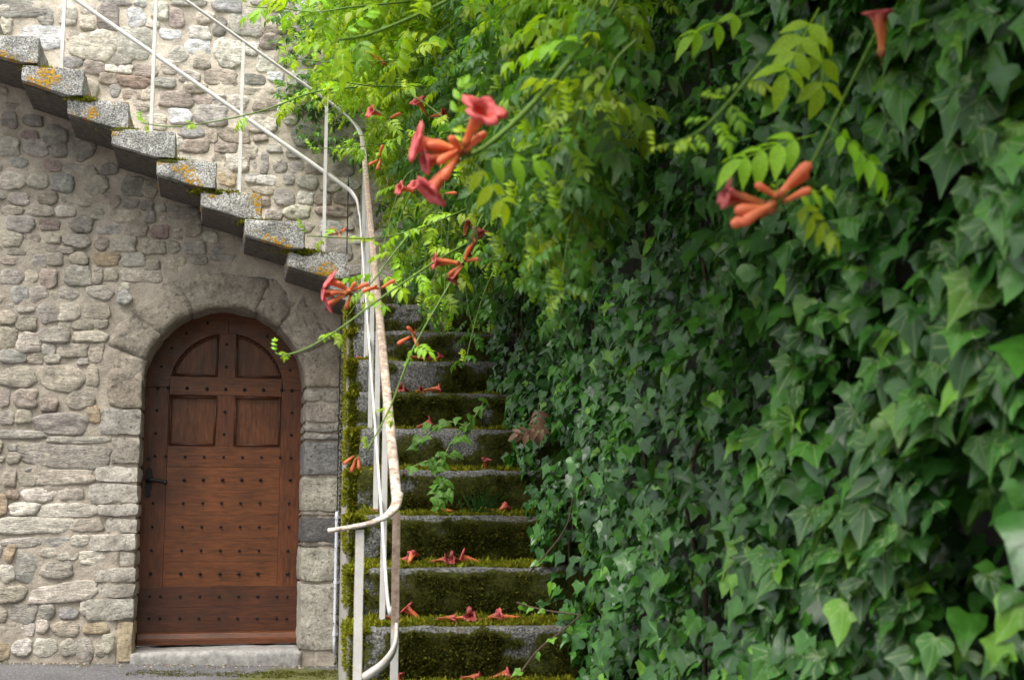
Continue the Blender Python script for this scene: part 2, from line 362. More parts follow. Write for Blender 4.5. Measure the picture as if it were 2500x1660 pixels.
def lay_stones(parent, items, off, fill_region, nfill, sizes, pal, hmul=.85, blend=(.44, .39, .315, .32), gain=1.1):
    placed = []
    for px, py, wp, hp, rot, c in items:
        cx, cz = wall_pt(px, py, off); x2, _ = wall_pt(px+wp, py, off); _, z2 = wall_pt(px, py+hp, off)
        wd, ht = x2-cx, cz-z2
        placed.append((cx, cz, wd*1.1, ht*1.13, rot, c))
    n0 = len(placed); tries = 0
    (ulo, uhi, zlo, zhi), ok = fill_region
    B = [(p[0], p[1], p[2]/2, p[3]/2) for p in placed]
    while len(placed) < n0+nfill and tries < 90000:
        tries += 1; f = tries/90000; smx = sizes[0]*(1-f)+sizes[1]*f
        wd = smx*random.uniform(.75, 1.25); ht = wd*random.uniform(.5, .95); cx, cz = random.uniform(ulo, uhi), random.uniform(zlo, zhi)
        if not ok(cx, cz): continue
        if all(abs((cx-b[0])/(b[2]+wd/2+.007))**2.5+abs((cz-b[1])/(b[3]+ht/2+.007))**2.5 > 1 for b in B):
            placed.append((cx, cz, wd, ht, random.uniform(-.25, .25), random.choice(pal))); B.append((cx, cz, wd/2, ht/2))
    for cx, cz, wd, ht, rot, c in placed:
        b = random.uniform(.8, 1.18); colr = [min(.74, (v*b*random.uniform(.96, 1.04)*(1-blend[3])+m_*blend[3])*gain) for v, m_ in zip(PAL[c], blend)]
        me = stone_mesh('stone', cx, cz, wd, ht, rot, (.009+.06*min(wd, ht))*random.uniform(.6, 1.35)*hmul, M['stone'])
        o = obj('stone', me, parent, colr)
        if off: o.location.y = off
    return placed
def wall_sheet(u0, u1, z0, z1, res, ok, off, amp=.012):
    nu, nz = int((u1-u0)/res), int((z1-z0)/res); V = []; idx = {}; Fc = []
    def vid(i, j):
        if (i, j) not in idx:
            x, z = u0+(u1-u0)*i/nu, z0+(z1-z0)*j/nz; q = Vector((x, 0, z))
            y = -amp*(noise.noise(q*4)+.6*noise.noise(q*11)+.35*noise.noise(q*27)); idx[(i, j)] = len(V); V.append((x, off+y, z))
        return idx[(i, j)]
    for i in range(nu):
        for j in range(nz):
            if ok(u0+(u1-u0)*(i+.5)/nu, z0+(z1-z0)*(j+.5)/nz): Fc.append([vid(i, j), vid(i+1, j), vid(i+1, j+1), vid(i, j+1)])
    return V, Fc
# slab steps of the upper flight (wall frame): k = 0 lowest
SU, SZU, RUN, RIS, SW = -.186, 2.357, .2432, .1592, -.48
soffit = lambda u: SZU-.10-(u-SU)/RUN*RIS                      # underside line of the flight
DC, DHW, DTOP = -.506, .461, 2.104; SPR = DTOP-DHW             # door opening: centre, half width, crown
def in_open(u, z, m=0.): return abs(u-DC) < DHW+m and z < SPR or (u-DC)**2+(z-SPR)**2 < (DHW+m)**2 and z >= SPR
LW = thing('stone_wall', 'lower rubble stone wall with light mortar around the arched wooden door', 'wall', (0, DW, 0), A)
ok_l = lambda u, z: z < soffit(u)+.1 and not in_open(u, z, .1) and u < .20
me = mesh('mortar_bed', *wall_sheet(-2.6, .2, -.1, 4.1, .022, ok_l, 0., .014), M['mortar'], True)
o = obj('mortar_bed', me, LW); md = o.modifiers.new('solid', 'SOLIDIFY'); md.thickness = .28; md.offset = -1
low1 = "190 860 100 55 P;230 945 150 105 G;60 940 130 110 G;350 870 150 130 D;380 960 110 100 D;120 1040 120 65 S;325 1065 140 65 P -5;210 770 130 70 D;60 770 100 100 D;80 690 100 60 B;520 940 170 160 D;510 1085 200 60 G;700 1080 100 70 D;75 1155 160 110 L;245 1155 130 95 L;400 1170 145 110 S;120 1270 120 70 G;305 1265 115 80 B;435 1270 80 60 T;545 1290 80 55 T;610 1180 160 120 T;680 1285 160 90 B;850 1190 130 120 D;960 1200 100 110 T;260 1345 170 70 T;415 1350 125 65 W;80 1345 130 60 T;630 1370 90 70 T;830 1300 100 60 D;940 1310 70 60 D;800 1380 180 80 T;955 1385 70 75 D;1170 1360 180 80 D;130 1430 180 100 G;315 1435 125 70 P;520 1435 150 90 G;700 1460 155 75 G;870 1470 130 75 B;1020 1480 110 80 P;1230 1440 100 130 T"
low2 = "80 225 130 90 T;205 222 95 75 B;335 215 95 65 T;490 230 170 80 G;645 245 90 90 B;795 250 150 90 G;980 270 140 90 T;1105 270 80 80 T;1240 275 140 80 G;360 285 240 40 T 4;110 300 120 50 T;75 355 130 60 B;250 360 85 75 G;350 350 100 75 G;505 345 120 75 T;680 345 160 85 O;850 350 150 90 G;970 390 100 70 T;1265 355 110 50 D;1420 315 150 80 D;75 460 140 100 G;200 460 80 80 T;310 470 105 115 B;500 455 155 125 G;620 450 65 105 T;710 450 85 80 T;900 445 250 90 L;1130 380 110 80 T;130 570 115 95 S -15;245 570 115 85 G -20;345 580 45 60 T;440 565 115 75 G;640 560 170 80 G 10;165 665 115 45 G -5;305 690 105 120 G -20;445 685 130 105 L;615 680 160 95 T;50 720 110 80 T;170 755 130 90 T;415 770 90 40 T;530 770 120 60 T;645 760 80 50 T;350 830 185 100 G;575 840 200 70 L;50 850 110 130 T;185 880 140 125 L;310 925 85 70 G;465 930 175 80 T;615 945 90 110 T;80 970 160 80 S;225 985 100 60 T;335 985 100 55 T;530 1000 70 40 G;115 1100 235 120 T;395 1105 285 155 T;590 1090 80 120 T;30 1230 60 110 B;165 1235 145 110 B;310 1275 110 85 B;515 1245 170 110 T;600 1340 75 105 O -15;45 1360 90 80 G;150 1350 105 80 T;395 1395 340 125 G;130 1465 290 50 G;500 1500 380 40 G"
low3 = "195 85 160 55 T 8;80 85 60 40 G;90 150 80 70 T;415 140 520 145 D 3;65 280 80 100 T;175 290 110 75 T 5;415 275 340 88 L -3;82 385 80 60 R;15 450 60 120 O;250 385 205 88 W;450 380 155 75 L;155 475 185 75 W;435 485 345 85 W;215 580 450 100 W;555 580 180 80 L;375 685 165 60 S -5;140 690 250 60 G;510 680 110 75 L;65 755 65 100 O 15;170 845 120 185 S;440 775 110 55 L;590 785 150 90 L;310 755 110 60 L;365 865 195 105 G;45 885 90 110 W -20;70 1020 180 100 T -10;410 1010 420 110 L -6;150 1140 160 115 G 10;300 1130 95 85 D;435 1140 115 75 S 8;10 1150 70 90 T;45 1250 110 90 T;175 1240 90 80 W;270 1225 85 82 W;420 1240 170 95 B;615 1238 145 70 O;140 1360 120 105 W;290 1360 145 105 W;440 1360 100 105 G -25;540 1380 110 160 G -15;640 1380 60 70 T;20 1380 80 120 O;560 1110 90 90 L;690 1330 80 110 L"
items = parse(low1, 0, 0)+parse(low2, 0, 500)+parse(low3, 0, 1060)
def ok_fill(u, z):
    return z < soffit(u)-.03 and z > .1 and not in_open(u, z, .31) and u < -.02 and not (u > DC and z > 1.75 and in_open(u, z, .36))
lay_stones(LW, items, 0., ((-2.3, .0, .1, 3.7), ok_fill), 300-len(items), (.17, .045), 'TTGGBLLT')
# dressed stones of the door surround (depth .4 m, they make the reveal)
def arch_stone(a0, a1, r1, c, seed, proud):
    n = max(6, int((a1-a0)/.055)); nr = 6; V = []; Fc = []; r0 = DHW; idx = {}
    def P(i, j, k):
        if (i, j, k) in idx: return idx[(i, j, k)]
        a = a0+(a1-a0)*i/n; rr = r0+(r1-r0)*j/nr; y = -proud+(.42+proud)*k/6
        q = Vector((DC+math.cos(a)*rr, y, SPR+math.sin(a)*rr)); d = noise.noise_vector(q*7+Vector((seed, 0, 0)))*.012+noise.noise_vector(q*22)*.008
        if (i in (0, n))+(j in (0, nr))+(k == 0) >= 2: q.y += (.016 if j == nr else .005) if k == 0 else 0; d *= 1.2
        if k == 6: d *= 0
        idx[(i, j, k)] = len(V); V.append(q+d); return idx[(i, j, k)]
    for i in range(n):
        for j in range(nr): Fc.append([P(i, j, 0), P(i, j+1, 0), P(i+1, j+1, 0), P(i+1, j, 0)])
        for k in range(6):
            Fc.append([P(i, 0, k), P(i+1, 0, k), P(i+1, 0, k+1), P(i, 0, k+1)]); Fc.append([P(i, nr, k+1), P(i+1, nr, k+1), P(i+1, nr, k), P(i, nr, k)])
    for j in range(nr):
        for k in range(6):
            Fc.append([P(0, j, k+1), P(0, j+1, k+1), P(0, j+1, k), P(0, j, k)]); Fc.append([P(n, j, k), P(n, j+1, k), P(n, j+1, k+1), P(n, j, k+1)])
    return mesh('arch_stone', V, Fc, M['dressed'], True)
cuts = [-.02, .42, .86, 1.2, 2.02, 2.5, 2.86, 3.16]
for i in range(len(cuts)-1):
    c = random.choice(((.34, .295, .235), (.32, .28, .225), (.36, .31, .25)))
    obj('arch_stone', arch_stone(cuts[i]+.0015, cuts[i+1]-.0015, DHW+random.uniform(.2, .25), c, i*9.7, random.uniform(.006, .012)), LW, c)
def jamb(px0, py0, px1, py1, c, side, seed, amp=.011):
    u0, z1 = wall_pt(px0, py0); u1, z0 = wall_pt(px1, py1)
    if side < 0: u1 = DC-DHW
    else: u0 = DC+DHW
    V, Fc = gbox(u0, u1, -random.uniform(.008, .02), .42, z0+.001, z1-.001, .024, .011, amp, seed, 9)
    obj('jamb_stone', mesh('jamb_stone', V, Fc, M['dressed'], .9), LW, c)
kk = lambda x, y: (x/2.6133, 1060+y/2.6133)
nr_ = 28; ring = [(DC+(DHW+.012)*math.cos(math.pi*i/nr_), SPR+(DHW+.012)*math.sin(math.pi*i/nr_)) for i in range(nr_+1)]; outr = [(DC+(DHW+.13)*math.cos(math.pi*i/nr_), SPR+(DHW+.13)*math.sin(math.pi*i/nr_)) for i in range(nr_, -1, -1)]
ring = [(DC+DHW+.012, -.02)]+ring+[(DC-DHW-.012, -.02), (DC-DHW-.13, -.02)]+outr+[(DC+DHW+.13, -.02)]
obj('reveal_mortar', mesh('reveal_mortar', *prism(ring, .004, .41), M['mortar']), LW)
for n_, (y0, y1, x0, c) in enumerate([(-410, -170, 690, (.34, .29, .23)), (-165, 5, 640, (.36, .33, .29)), (10, 195, 715, (.3, .27, .23)), (203, 302, 610, (.5, .46, .4)), (310, 438, 560, (.5, .46, .4)), (446, 524, 625, (.5, .46, .4)),
        (530, 628, 680, (.46, .42, .36)), (636, 738, 580, (.48, .44, .38)), (744, 845, 700, (.43, .39, .33)), (852, 945, 600, (.46, .42, .36)), (952, 1040, 625, (.42, .38, .32)), (1048, 1185, 545, (.36, .34, .29)), (1195, 1455, 755, (.4, .33, .22))]):
    jamb(*kk(x0, y0), *kk(860, y1), c, -1, n_*5.3+1)
for n_, (y0, y1, c) in enumerate([(-520, -300, (.3, .255, .2)), (-292, -205, (.28, .25, .21)), (-198, -75, (.33, .29, .24)), (-68, -12, (.3, .28, .24)), (-6, 40, (.28, .26, .23)), (46, 262, (.2, .195, .185)), (270, 490, (.4, .37, .3)), (496, 520, (.26, .23, .19)),
        (526, 690, (.13, .125, .12)), (696, 716, (.2, .18, .16)), (722, 935, (.4, .375, .31)), (950, 1375, (.41, .38, .32))]):
    jamb(*kk(1925, y0), *kk(2160, y1), c, 1, n_*4.1+60, .008)
V, Fc = gbox(.158, .196, -.05, .25, -.05, 2.05, .03, .006, .006, 77, 12)
obj('rendered_corner', mesh('rendered_corner', V, Fc, M['conc'], True), LW)
# whitish plaster boss on the wall
bx, bz = wall_pt(305, 728); o = obj('plaster_boss', stone_mesh('plaster_boss', bx, bz, .09, .085, .2, .03, M['stone'], 2), LW, (.62, .6, .57)); o['label'] = 'small round white plaster boss'
# threshold
u0, _ = wall_pt(316, 1600); u1, _ = wall_pt(738, 1600)
V, Fc = gbox(u0, u1, -.02, .5, -.02, .122, .03, .016, .007, 5)
o = obj('doorstep', mesh('doorstep', V, Fc, M['conc'], True)); o.location = (0, DW, 0); o.rotation_euler.z = A
tag(o, 'low pale concrete doorstep under the arched wooden door', 'doorstep')
# upper wall
BO = .75
UW = thing('stone_wall', 'bright upper rubble wall behind the stair railing', 'wall', (0, DW, 0), A)
me = mesh('mortar_bed', *wall_sheet(-2.9, 1.3, 1.7, 5.0, .03, lambda u, z: True, BO, .014), M['mortar_up'], True)
o = obj('mortar_bed', me, UW); md = o.modifiers.new('solid', 'SOLIDIFY'); md.thickness = .4; md.offset = -1
up1 = "130 50 300 130 D -8;290 105 110 110 G;430 95 130 130 W -10;560 60 90 70 L;560 150 90 90 L;690 110 140 150 D;680 5 280 55 G;870 115 110 110 W -10;1020 70 110 100 L;1125 120 95 115 B;1200 15 200 55 G;1450 30 170 100 S 5;1405 175 75 110 D 10;1565 155 190 150 G;1310 115 110 70 L -15;1275 215 130 80 W;1085 222 130 60 W;1265 305 145 105 W -5;1285 410 100 65 T;1130 360 175 90 W -40;1460 340 190 170 W;265 245 270 140 W;600 295 300 175 L -5;870 280 210 190 G;470 235 90 60 T;450 400 140 70 S;600 435 130 80 B;710 440 80 45 W;775 380 120 75 G -10;800 445 90 55 W;1760 190 170 75 T -20;1730 270 130 95 B;1870 300 90 75 B;1700 410 110 95 W;1610 315 80 80 W;1830 390 130 90 T;1950 320 70 60 W;1780 40 140 70 G;1930 170 110 90 D;2290 60 120 110 S;2180 110 100 80 G;2290 160 120 70 B;1410 495 200 95 B;1210 490 130 65 G;1080 430 100 80 W;930 455 140 75 B;1050 530 130 60 G;850 525 190 70 R;690 505 110 65 T;735 580 70 80 S;840 610 120 55 B;940 610 80 60 T;1240 565 150 60 T;1620 510 130 70 D;1760 495 100 60 W;1640 585 200 50 T;1125 635 200 92 B -3;1300 640 110 60 B;1400 640 80 65 G;1350 740 200 125 G;1150 745 140 90 W;900 690 120 55 T;1690 670 140 80 B -5;1800 690 70 70 W;1910 690 120 80 B;1820 600 120 60 G;1225 845 150 75 S;1350 870 75 85 T;1500 860 170 105 B;1250 935 160 80 B;1145 915 50 80 W;1440 945 130 65 B;1590 970 100 85 T;1400 1020 90 65 B 20;1515 1040 140 105 L;1665 1045 105 125 G;1780 1065 100 85 D;1750 950 90 50 G;1890 1075 105 80 G;2000 1080 105 80 B;1870 980 90 65 G;2090 970 180 55 B;2190 1080 130 105 G;1450 1140 110 90 O;1600 1140 70 55 W;1700 1150 120 65 W;1840 1150 70 70 G;1965 1165 130 80 G;2110 1190 120 80 T;1680 1215 130 50 T;1815 1260 125 110 G;1950 1265 100 75 W;2060 1270 100 75 B;2210 1265 150 80 B;1895 1355 170 85 L -5;2130 1350 210 65 B;1750 1370 100 70 G;2110 1450 120 80 W;40 160 70 90 L;30 60 60 50 G"
up_items = parse(up1, 0, 0)
lay_stones(UW, up_items, BO, ((-2.2, 1.0, 2.2, 4.75), lambda u, z: z > soffit(u)-.1 or u > .1), 300-len(up_items), (.22, .055), 'WLGGBLTTW', .9, (.5, .46, .4, .15), 1.28)
# ------------------------------------------------------------------ door
DY = .33; DL, DR = DC-DHW-.005, DC+DHW+.03
door = thing('arched_door', 'brown varnished arched oak door with iron studs and a lever handle', 'door', (0, DW, 0), A)
ddp = lambda x, y: wall_pt(x, y, DY)
WC = (.098, .029, .0088); WD = (.064, .02, .0078); WM = (.114, .035, .0096)
def wood(name, vf, c=WC, vert=0, bevel=.003):
    o = obj(name, mesh(name, vf[0], vf[1], M['wood']), door); o.color = (*c, vert)
    if bevel: b = o.modifiers.new('bevel', 'BEVEL'); b.width = bevel; b.segments = 2; b.limit_method = 'ANGLE'
    return o
dcx = (DL+DR)/2; dr = (DR-DL)/2; dspr = SPR
arc = lambda r, a0, a1, n=18: [(dcx+r*math.cos(a0+(a1-a0)*i/n), dspr+r*math.sin(a0+(a1-a0)*i/n)) for i in range(n+1)]
wood('door_panel', prism([(DL, .13), (DR, .13)]+arc(dr+.02, 0, math.pi, 30), DY+.022, DY+.06), WM, 1, 0)
ZS = {k: ddp(540, y)[1] for k, y in dict(r1a=966, r1b=921, a=1140, b=1089, p1=1197, p2=1257, p3=1315, p4=1372, p5=1431, q1=1482, bot=1541, end=1570).items()}
xl = ddp(405, 1250)[0]; xr = ddp(681, 1250)[0]; xml, xmr = ddp(528, 1000)[0], ddp(573, 1000)[0]; xpl, xpr = ddp(412, 1000)[0], ddp(687, 1000)[0]
rin = (xpr-xpl)/2+.003
# arched rim: two halves; stiles; centre stile; rails; planks
for s0, s1 in ((0, math.pi/2), (math.pi/2, math.pi)):
    wood('arched_rail', prism(arc(dr+.015, s0, s1)+arc(rin, s1, s0), DY-.003, DY+.03), WC)
wood('stile', box(DL, xpl, DY, DY+.03, .13, dspr), WC, 1); wood('stile', box(xpr, DR, DY, DY+.03, .13, dspr), WC, 1)
wood('centre_stile', box(xml, xmr, DY+.001, DY+.03, ZS['b'], dspr+rin+.01), WC, 1)
wood('rail', box(xpl, xpr, DY-.002, DY+.03, ZS['r1a'], ZS['r1b']), WM); wood('rail', box(xpl, xpr, DY-.0008, DY+.03, ZS['a'], ZS['b']), WM, 0, .0015)
seq = ['a', 'p1', 'p2', 'p3', 'p4', 'p5']
for i in range(5):
    c = [v*q_ for q_ in [random.uniform(.92, 1.12)] for v in WM]
    wood('plank', box(xpl+.0004, xpr-.0004, DY+.0012, DY+.03, ZS[seq[i+1]]+.0005, ZS[seq[i]]-.0005), c, 0, .0012)
wood('rail', box(DL+.01, DR-.01, DY-.001, DY+.03, ZS['q1']+.0005, ZS['p5']-.0005), WD, 0, .0012); wood('rail', box(DL+.01, DR-.01, DY-.001, DY+.03, ZS['bot'], ZS['q1']-.0005), WD, 0, .0012)
wood('weatherboard', prism([(DL+.01, 0), (DR-.01, 0), (DR-.01, 0), (DL+.01, 0)], 0, 1) if 0 else sweep([(DL+.012, DY, 0), (DR-.012, DY, 0)], [(-.002, ZS['end']), (.055, ZS['end']), (.055, ZS['end']+.03), (.04, ZS['end']+.036), (.03, ZS['bot']-.008), (.012, ZS['bot']), (-.002, ZS['bot'])]), WC, 0, .002)
# mouldings round the four panels (the panels splay towards the centre stile)
def moulding(pts):
    P = [(x, DY-.004, z) for x, z in pts]
    out = ([], [])
    for i in range(len(P)-1): out = add(out, tube([P[i], P[i+1]], .0065, 6))
    o = obj('moulding', mesh('moulding', out[0], out[1], M['wood'], True), door); o.color = (*[v*1.1 for v in WD], 0)
g = .012
for sgn in (-1, 1):
    xa = xpl+g if sgn < 0 else xpr-g; xb = (xml-.001 if sgn < 0 else xmr+.001)
    zb, zt = ZS['b']+.008, ZS['r1a']-.008
    moulding([(xa, zb), (xa, zt-(.006 if sgn < 0 else .0)), (xb+sgn*-.0, zt), (xb+sgn*.008, zb), (xa, zb)])
    r2 = rin-.01; z0 = ZS['r1b']+.01; a0 = math.asin(min(1, max(-1, (z0-dspr)/r2))); a1 = math.acos(min(1, abs(xb-dcx)/r2))
    pts = [(dcx+sgn*r2*math.cos(a0+(a1-a0)*i/12), dspr+r2*math.sin(a0+(a1-a0)*i/12)) for i in range(13)]
    moulding(pts+[(xb+sgn*.006, z0-.003), pts[0]])
# studs
def stud_mesh(r):
    V = []; Fc = []
    for rr, y in ((1.25, 0), (1.2, -.0035), (.75, -.0075)):
        for k in range(8): V.append((rr*r*math.cos(k*math.pi/4), y*r/.006, rr*r*math.sin(k*math.pi/4)))
    V.append((0, -.0095*r/.006, 0))
    for q in range(2):
        for k in range(8): Fc.append([q*8+k, (q+1)*8+k, (q+1)*8+(k+1) % 8, q*8+(k+1) % 8][::-1])
    for k in range(8): Fc.append([16+k, 16+(k+1) % 8, 24])
    return mesh('stud', V, Fc, M['iron'], True)
sm_, sm2 = stud_mesh(.0085), stud_mesh(.0068)
c2 = lambda x, y: (x/2.6133, 500+y/2.6133)
studs = [c2(x, y) for x, y in ((1008, 1168), (1075, 1168), (1194, 1170), (1320, 1174), (1440, 1176), (1560, 1179), (1680, 1181), (1797, 1183), (1862, 1185))]
small = [c2(x, y) for x, y in ((1030, 1032), (1000, 1312), (993, 1457), (1850, 1055), (1861, 1325), (1857, 1467), (1446, 890), (1442, 1033), (1434, 1320), (1429, 1462), (1095, 915), (1190, 820), (1325, 757), (1705, 840))]
small += [kk(x, y) for x, y in ((989, 140), (1058, 141), (1181, 144), (1303, 143), (1426, 145), (1546, 146), (1667, 146), (1787, 147), (1855, 148))]
for y, xs in ((290, (1175, 1297, 1420, 1541, 1661, 1850)), (888, (962, 1153, 1276, 1402, 1523, 1645, 1833))): studs += [kk(x, y) for x in xs]
for y, xs in ((438, (977, 1169, 1292, 1413, 1535, 1658, 1843)), (589, (971, 1164, 1286, 1409, 1531, 1653, 1841)), (740, (966, 1158, 1282, 1405, 1527, 1650, 1836)), (1033, (955, 1025, 1150, 1273, 1397, 1520, 1643, 1765, 1832)),
              (1172, (950, 1020, 1147, 1268, 1395, 1515, 1640, 1762, 1827)), (1307, (943, 1385, 1830))): small += [kk(x, y) for x in xs]
for lst, me in ((studs, sm_), (small, sm2)):
    for x, y in lst:
        u, z = ddp(x, y); o = obj('stud', me, door); o.location = (u, DY-.004, z)
# lever handle on a long backplate, and the keyhole rosette above
hx, hz = ddp(*kk(948, 300))
pl = [(hx+a_*1.6, hz+b_*1.9) for a_, b_ in ((-.01, -.045), (0, -.05), (.01, -.045), (.007, -.032), (.014, -.02), (.011, -.005), (.018, .008), (.013, .022), (.012, .036), (.004, .043), (0, .05), (-.004, .043), (-.012, .036), (-.013, .022), (-.018, .008), (-.011, -.005), (-.014, -.02), (-.007, -.032))]
hd = obj('door_handle', mesh('door_handle', *prism(pl, DY-.016, DY+.002), M['iron']), door)
lv = smooth_path([(hx, DY-.01, hz), (hx, DY-.05, hz+.004), (hx+.018, DY-.06, hz+.007), (hx+.075, DY-.058, hz), (hx+.108, DY-.056, hz-.012)], 4)
obj('lever', mesh('lever', *tube(lv, [.012]*6+[.011]*(len(lv)-8)+[.016, .01], 8), M['iron'], True), hd)
kx, kz = ddp(*kk(948, 157)); n = 14
obj('lock_rosette', mesh('lock_rosette', *prism([(kx+.014*math.cos(i*6.283/n), kz+.014*math.sin(i*6.283/n)) for i in range(n)], DY-.01, DY+.01), M['iron']), door)
# ------------------------------------------------------------------ moss helper
def mossf(p, k=5.): return .5+.9*noise.noise(Vector(p)*k)+.5*noise.noise(Vector(p)*k*2.7)
MOSS = []                                                     # (pos, normal, length, colour)
def tufts(p0, ex, ey, nrm, count, cond, ln, cset):
    p0, ex, ey, nrm = map(np.asarray, (p0, ex, ey, nrm))
    for _ in range(count):
        a, b = random.random(), random.random(); p = p0+ex*a+ey*b; m = cond(p, a, b)
        if m > random.uniform(.35, .6): MOSS.append((p, nrm, ln*random.uniform(.4, 1.1)*max(.35, min(1.7, .2+m*.9+.9*noise.noise(Vector(p)*17))), cset))
# ------------------------------------------------------------------ upper flight
US = thing('stone_staircase', 'upper flight of cantilevered granite steps with orange lichen above the door', 'staircase', (0, DW, 0), A)
BW = .33
for k in range(-1, 10):
    ul, zt = SU-k*RUN, SZU+k*RIS
    def shear(q, ul=ul, zt=zt):                               # sloping underside: thin at the left, full rise at the right
        f = (zt-q.z)/RIS; t = max(0, min(1, (q.x-ul)/(BW-.09)))
        return Vector((q.x, q.y, zt-f*(.088+(RIS-.008-.088)*t)))
    V, Fc = gbox(ul, ul+BW+random.uniform(-.008, .012), SW+random.uniform(-.01, .012), BO+.02, zt-RIS, zt, .024, .009, .0065, k*7.7+3, 12, shear)
    mo = []
    for q in V:
        top = q.z > zt-.022; left = q.x < ul+.12
        mo.append(max(0, min(1, (.55 if top else .1)*(1.5 if left else .6)*mossf((q.x+k, q.y, q.z))+(.25 if k < 1 and q.x > ul+.05 else -.05))))
    tl = random.uniform(-.03, .03); ty = random.uniform(-.025, .02)
    V = [Vector((q.x, q.y+(ty if q.y < -.3 else 0), q.z+tl*(q.x-ul-.15)*(.5 if q.y < 0 else 0))) for q in V]
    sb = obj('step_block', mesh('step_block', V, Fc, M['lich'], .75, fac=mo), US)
    sp = [(ul+.008, zt-.082), (ul+.008, zt-.102), (ul+RUN+.004, zt-.166), (ul+RUN+.004, zt-.146)]   # plastered soffit under the block, its colour darkened to stand in for shade
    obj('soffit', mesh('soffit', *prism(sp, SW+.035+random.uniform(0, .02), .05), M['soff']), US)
    for _ in range(3):
        cx = ul+random.uniform(.02, .13); nn = int(250*random.random())+60; e = random.uniform(.015, .045)
        for _ in range(nn):
            p = w2(cx+random.gauss(0, e), SW+.02+abs(random.gauss(0, .05)), zt+random.uniform(-.012, .004)); MOSS.append((p, np.array([0, -.3, 1.]), .016*random.uniform(.5, 1.2), 1))
# ------------------------------------------------------------------ lower flight
LS = thing('stone_staircase', 'lower flight of mossy granite steps climbing beside the ivy', 'staircase')
for i in range(-2, 10):
    y0, zt = SY+ST*i, SZ+SR*i
    V, Fc = gbox(.186+random.uniform(-.008, .008), 1.13, y0+random.uniform(-.006, .006), y0+ST+.03 if i < 9 else 8.75, zt-SR+.004, zt+random.uniform(-.003, .003), .028, .016, .007, i*5.1+40, 8)
    mo = []
    for q in V:
        fr = q.y < y0+.02; hgt = (q.z-(zt-SR))/SR; m = mossf((q.x, i*3.1, q.z), 6.)
        if fr and hgt < .95: v = m+.32-(.5 if hgt > .9-.12*noise.noise(Vector((q.x*5, i, 0))) else 0)-(.38 if q.x < .26 else 0)+(.16 if hgt < .5 else 0)-.05*max(0, i-2)
        elif q.z > zt-.02: v = m+(.5 if q.y > y0+.05 else -.4)
        else: v = m
        mo.append(max(0, min(1, v)))
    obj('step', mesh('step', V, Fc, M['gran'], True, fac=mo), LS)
    if i < 9:
        def cr(p, a, b, i=i):
            return mossf((p[0], i*3.1, p[2]), 6.)+.17-(.65 if b > .9-.12*noise.noise(Vector((p[0]*5, i, 0))) else 0)+.35*noise.noise(Vector(p)*30)-(.42 if p[0] < .26 else 0)+(.14 if b < .5 else 0)-.05*max(0, i-2)
        tufts((.19, y0-.002, zt-SR+.01), (.66, 0, 0), (0, 0, SR-.02), (0, -1, .25), int(5200/(1+.12*max(0, i))), cr, .011, 0)
        tufts((.19, y0+.03, zt-.001), (.66, 0, 0), (0, ST-.03, 0), (0, -.25, 1), int(5200/(1+.1*max(0, i))), lambda p, a, b, i=i: mossf((p[0], i*3.1+p[1], p[2]), 7.)+.1+.5*b-(.3 if i > 4 else 0), .019, 1)
# left cheek: plastered side with a mossy stepped edge
prof = []
for i in range(-2, 10): prof += [(SY+ST*i+.02, SZ+SR*(i-1)-.02), (SY+ST*i+.02, SZ+SR*i-.02)]
prof = [(SY-2*ST+.02, -.1)]+prof[1:]+[(7.86, prof[-1][1]), (7.86, -.1)]
xs = lambda y: .113+(.178-.113)*(y-3.45)/(7.75-3.45)
n = len(prof); V = [(xs(y), y, z) for y, z in prof]+[(.2, y, z) for y, z in prof]
Fc = [list(range(n))[::-1], list(range(n, 2*n))]+[[i, (i+1) % n, (i+1) % n+n, i+n] for i in range(n)]
obj('side_wall', mesh('side_wall', V, Fc, M['plaster']), LS)
for i in range(-1, 9):
    y0, zt = SY+ST*i, SZ+SR*i
    cl = lambda p, a, b: .5+.5*noise.noise(Vector(p)*9)+.25
    tufts((xs(y0)+.01, y0+.012, zt-SR), (.19-xs(y0), 0, 0), (0, 0, SR), (-.2, -1, .3), 900, cl, .014, 1)
    tufts((xs(y0), y0, zt-.018), (.2-xs(y0), 0, 0), (0, ST, 0), (-.2, -.3, 1), 1300, lambda p, a, b: .9, .02, 1)
    tufts((xs(y0)-.001, y0, zt-.14), (0, ST, 0), (0, 0, .12), (-1, -.2, .4), 500, cl, .012, 1)
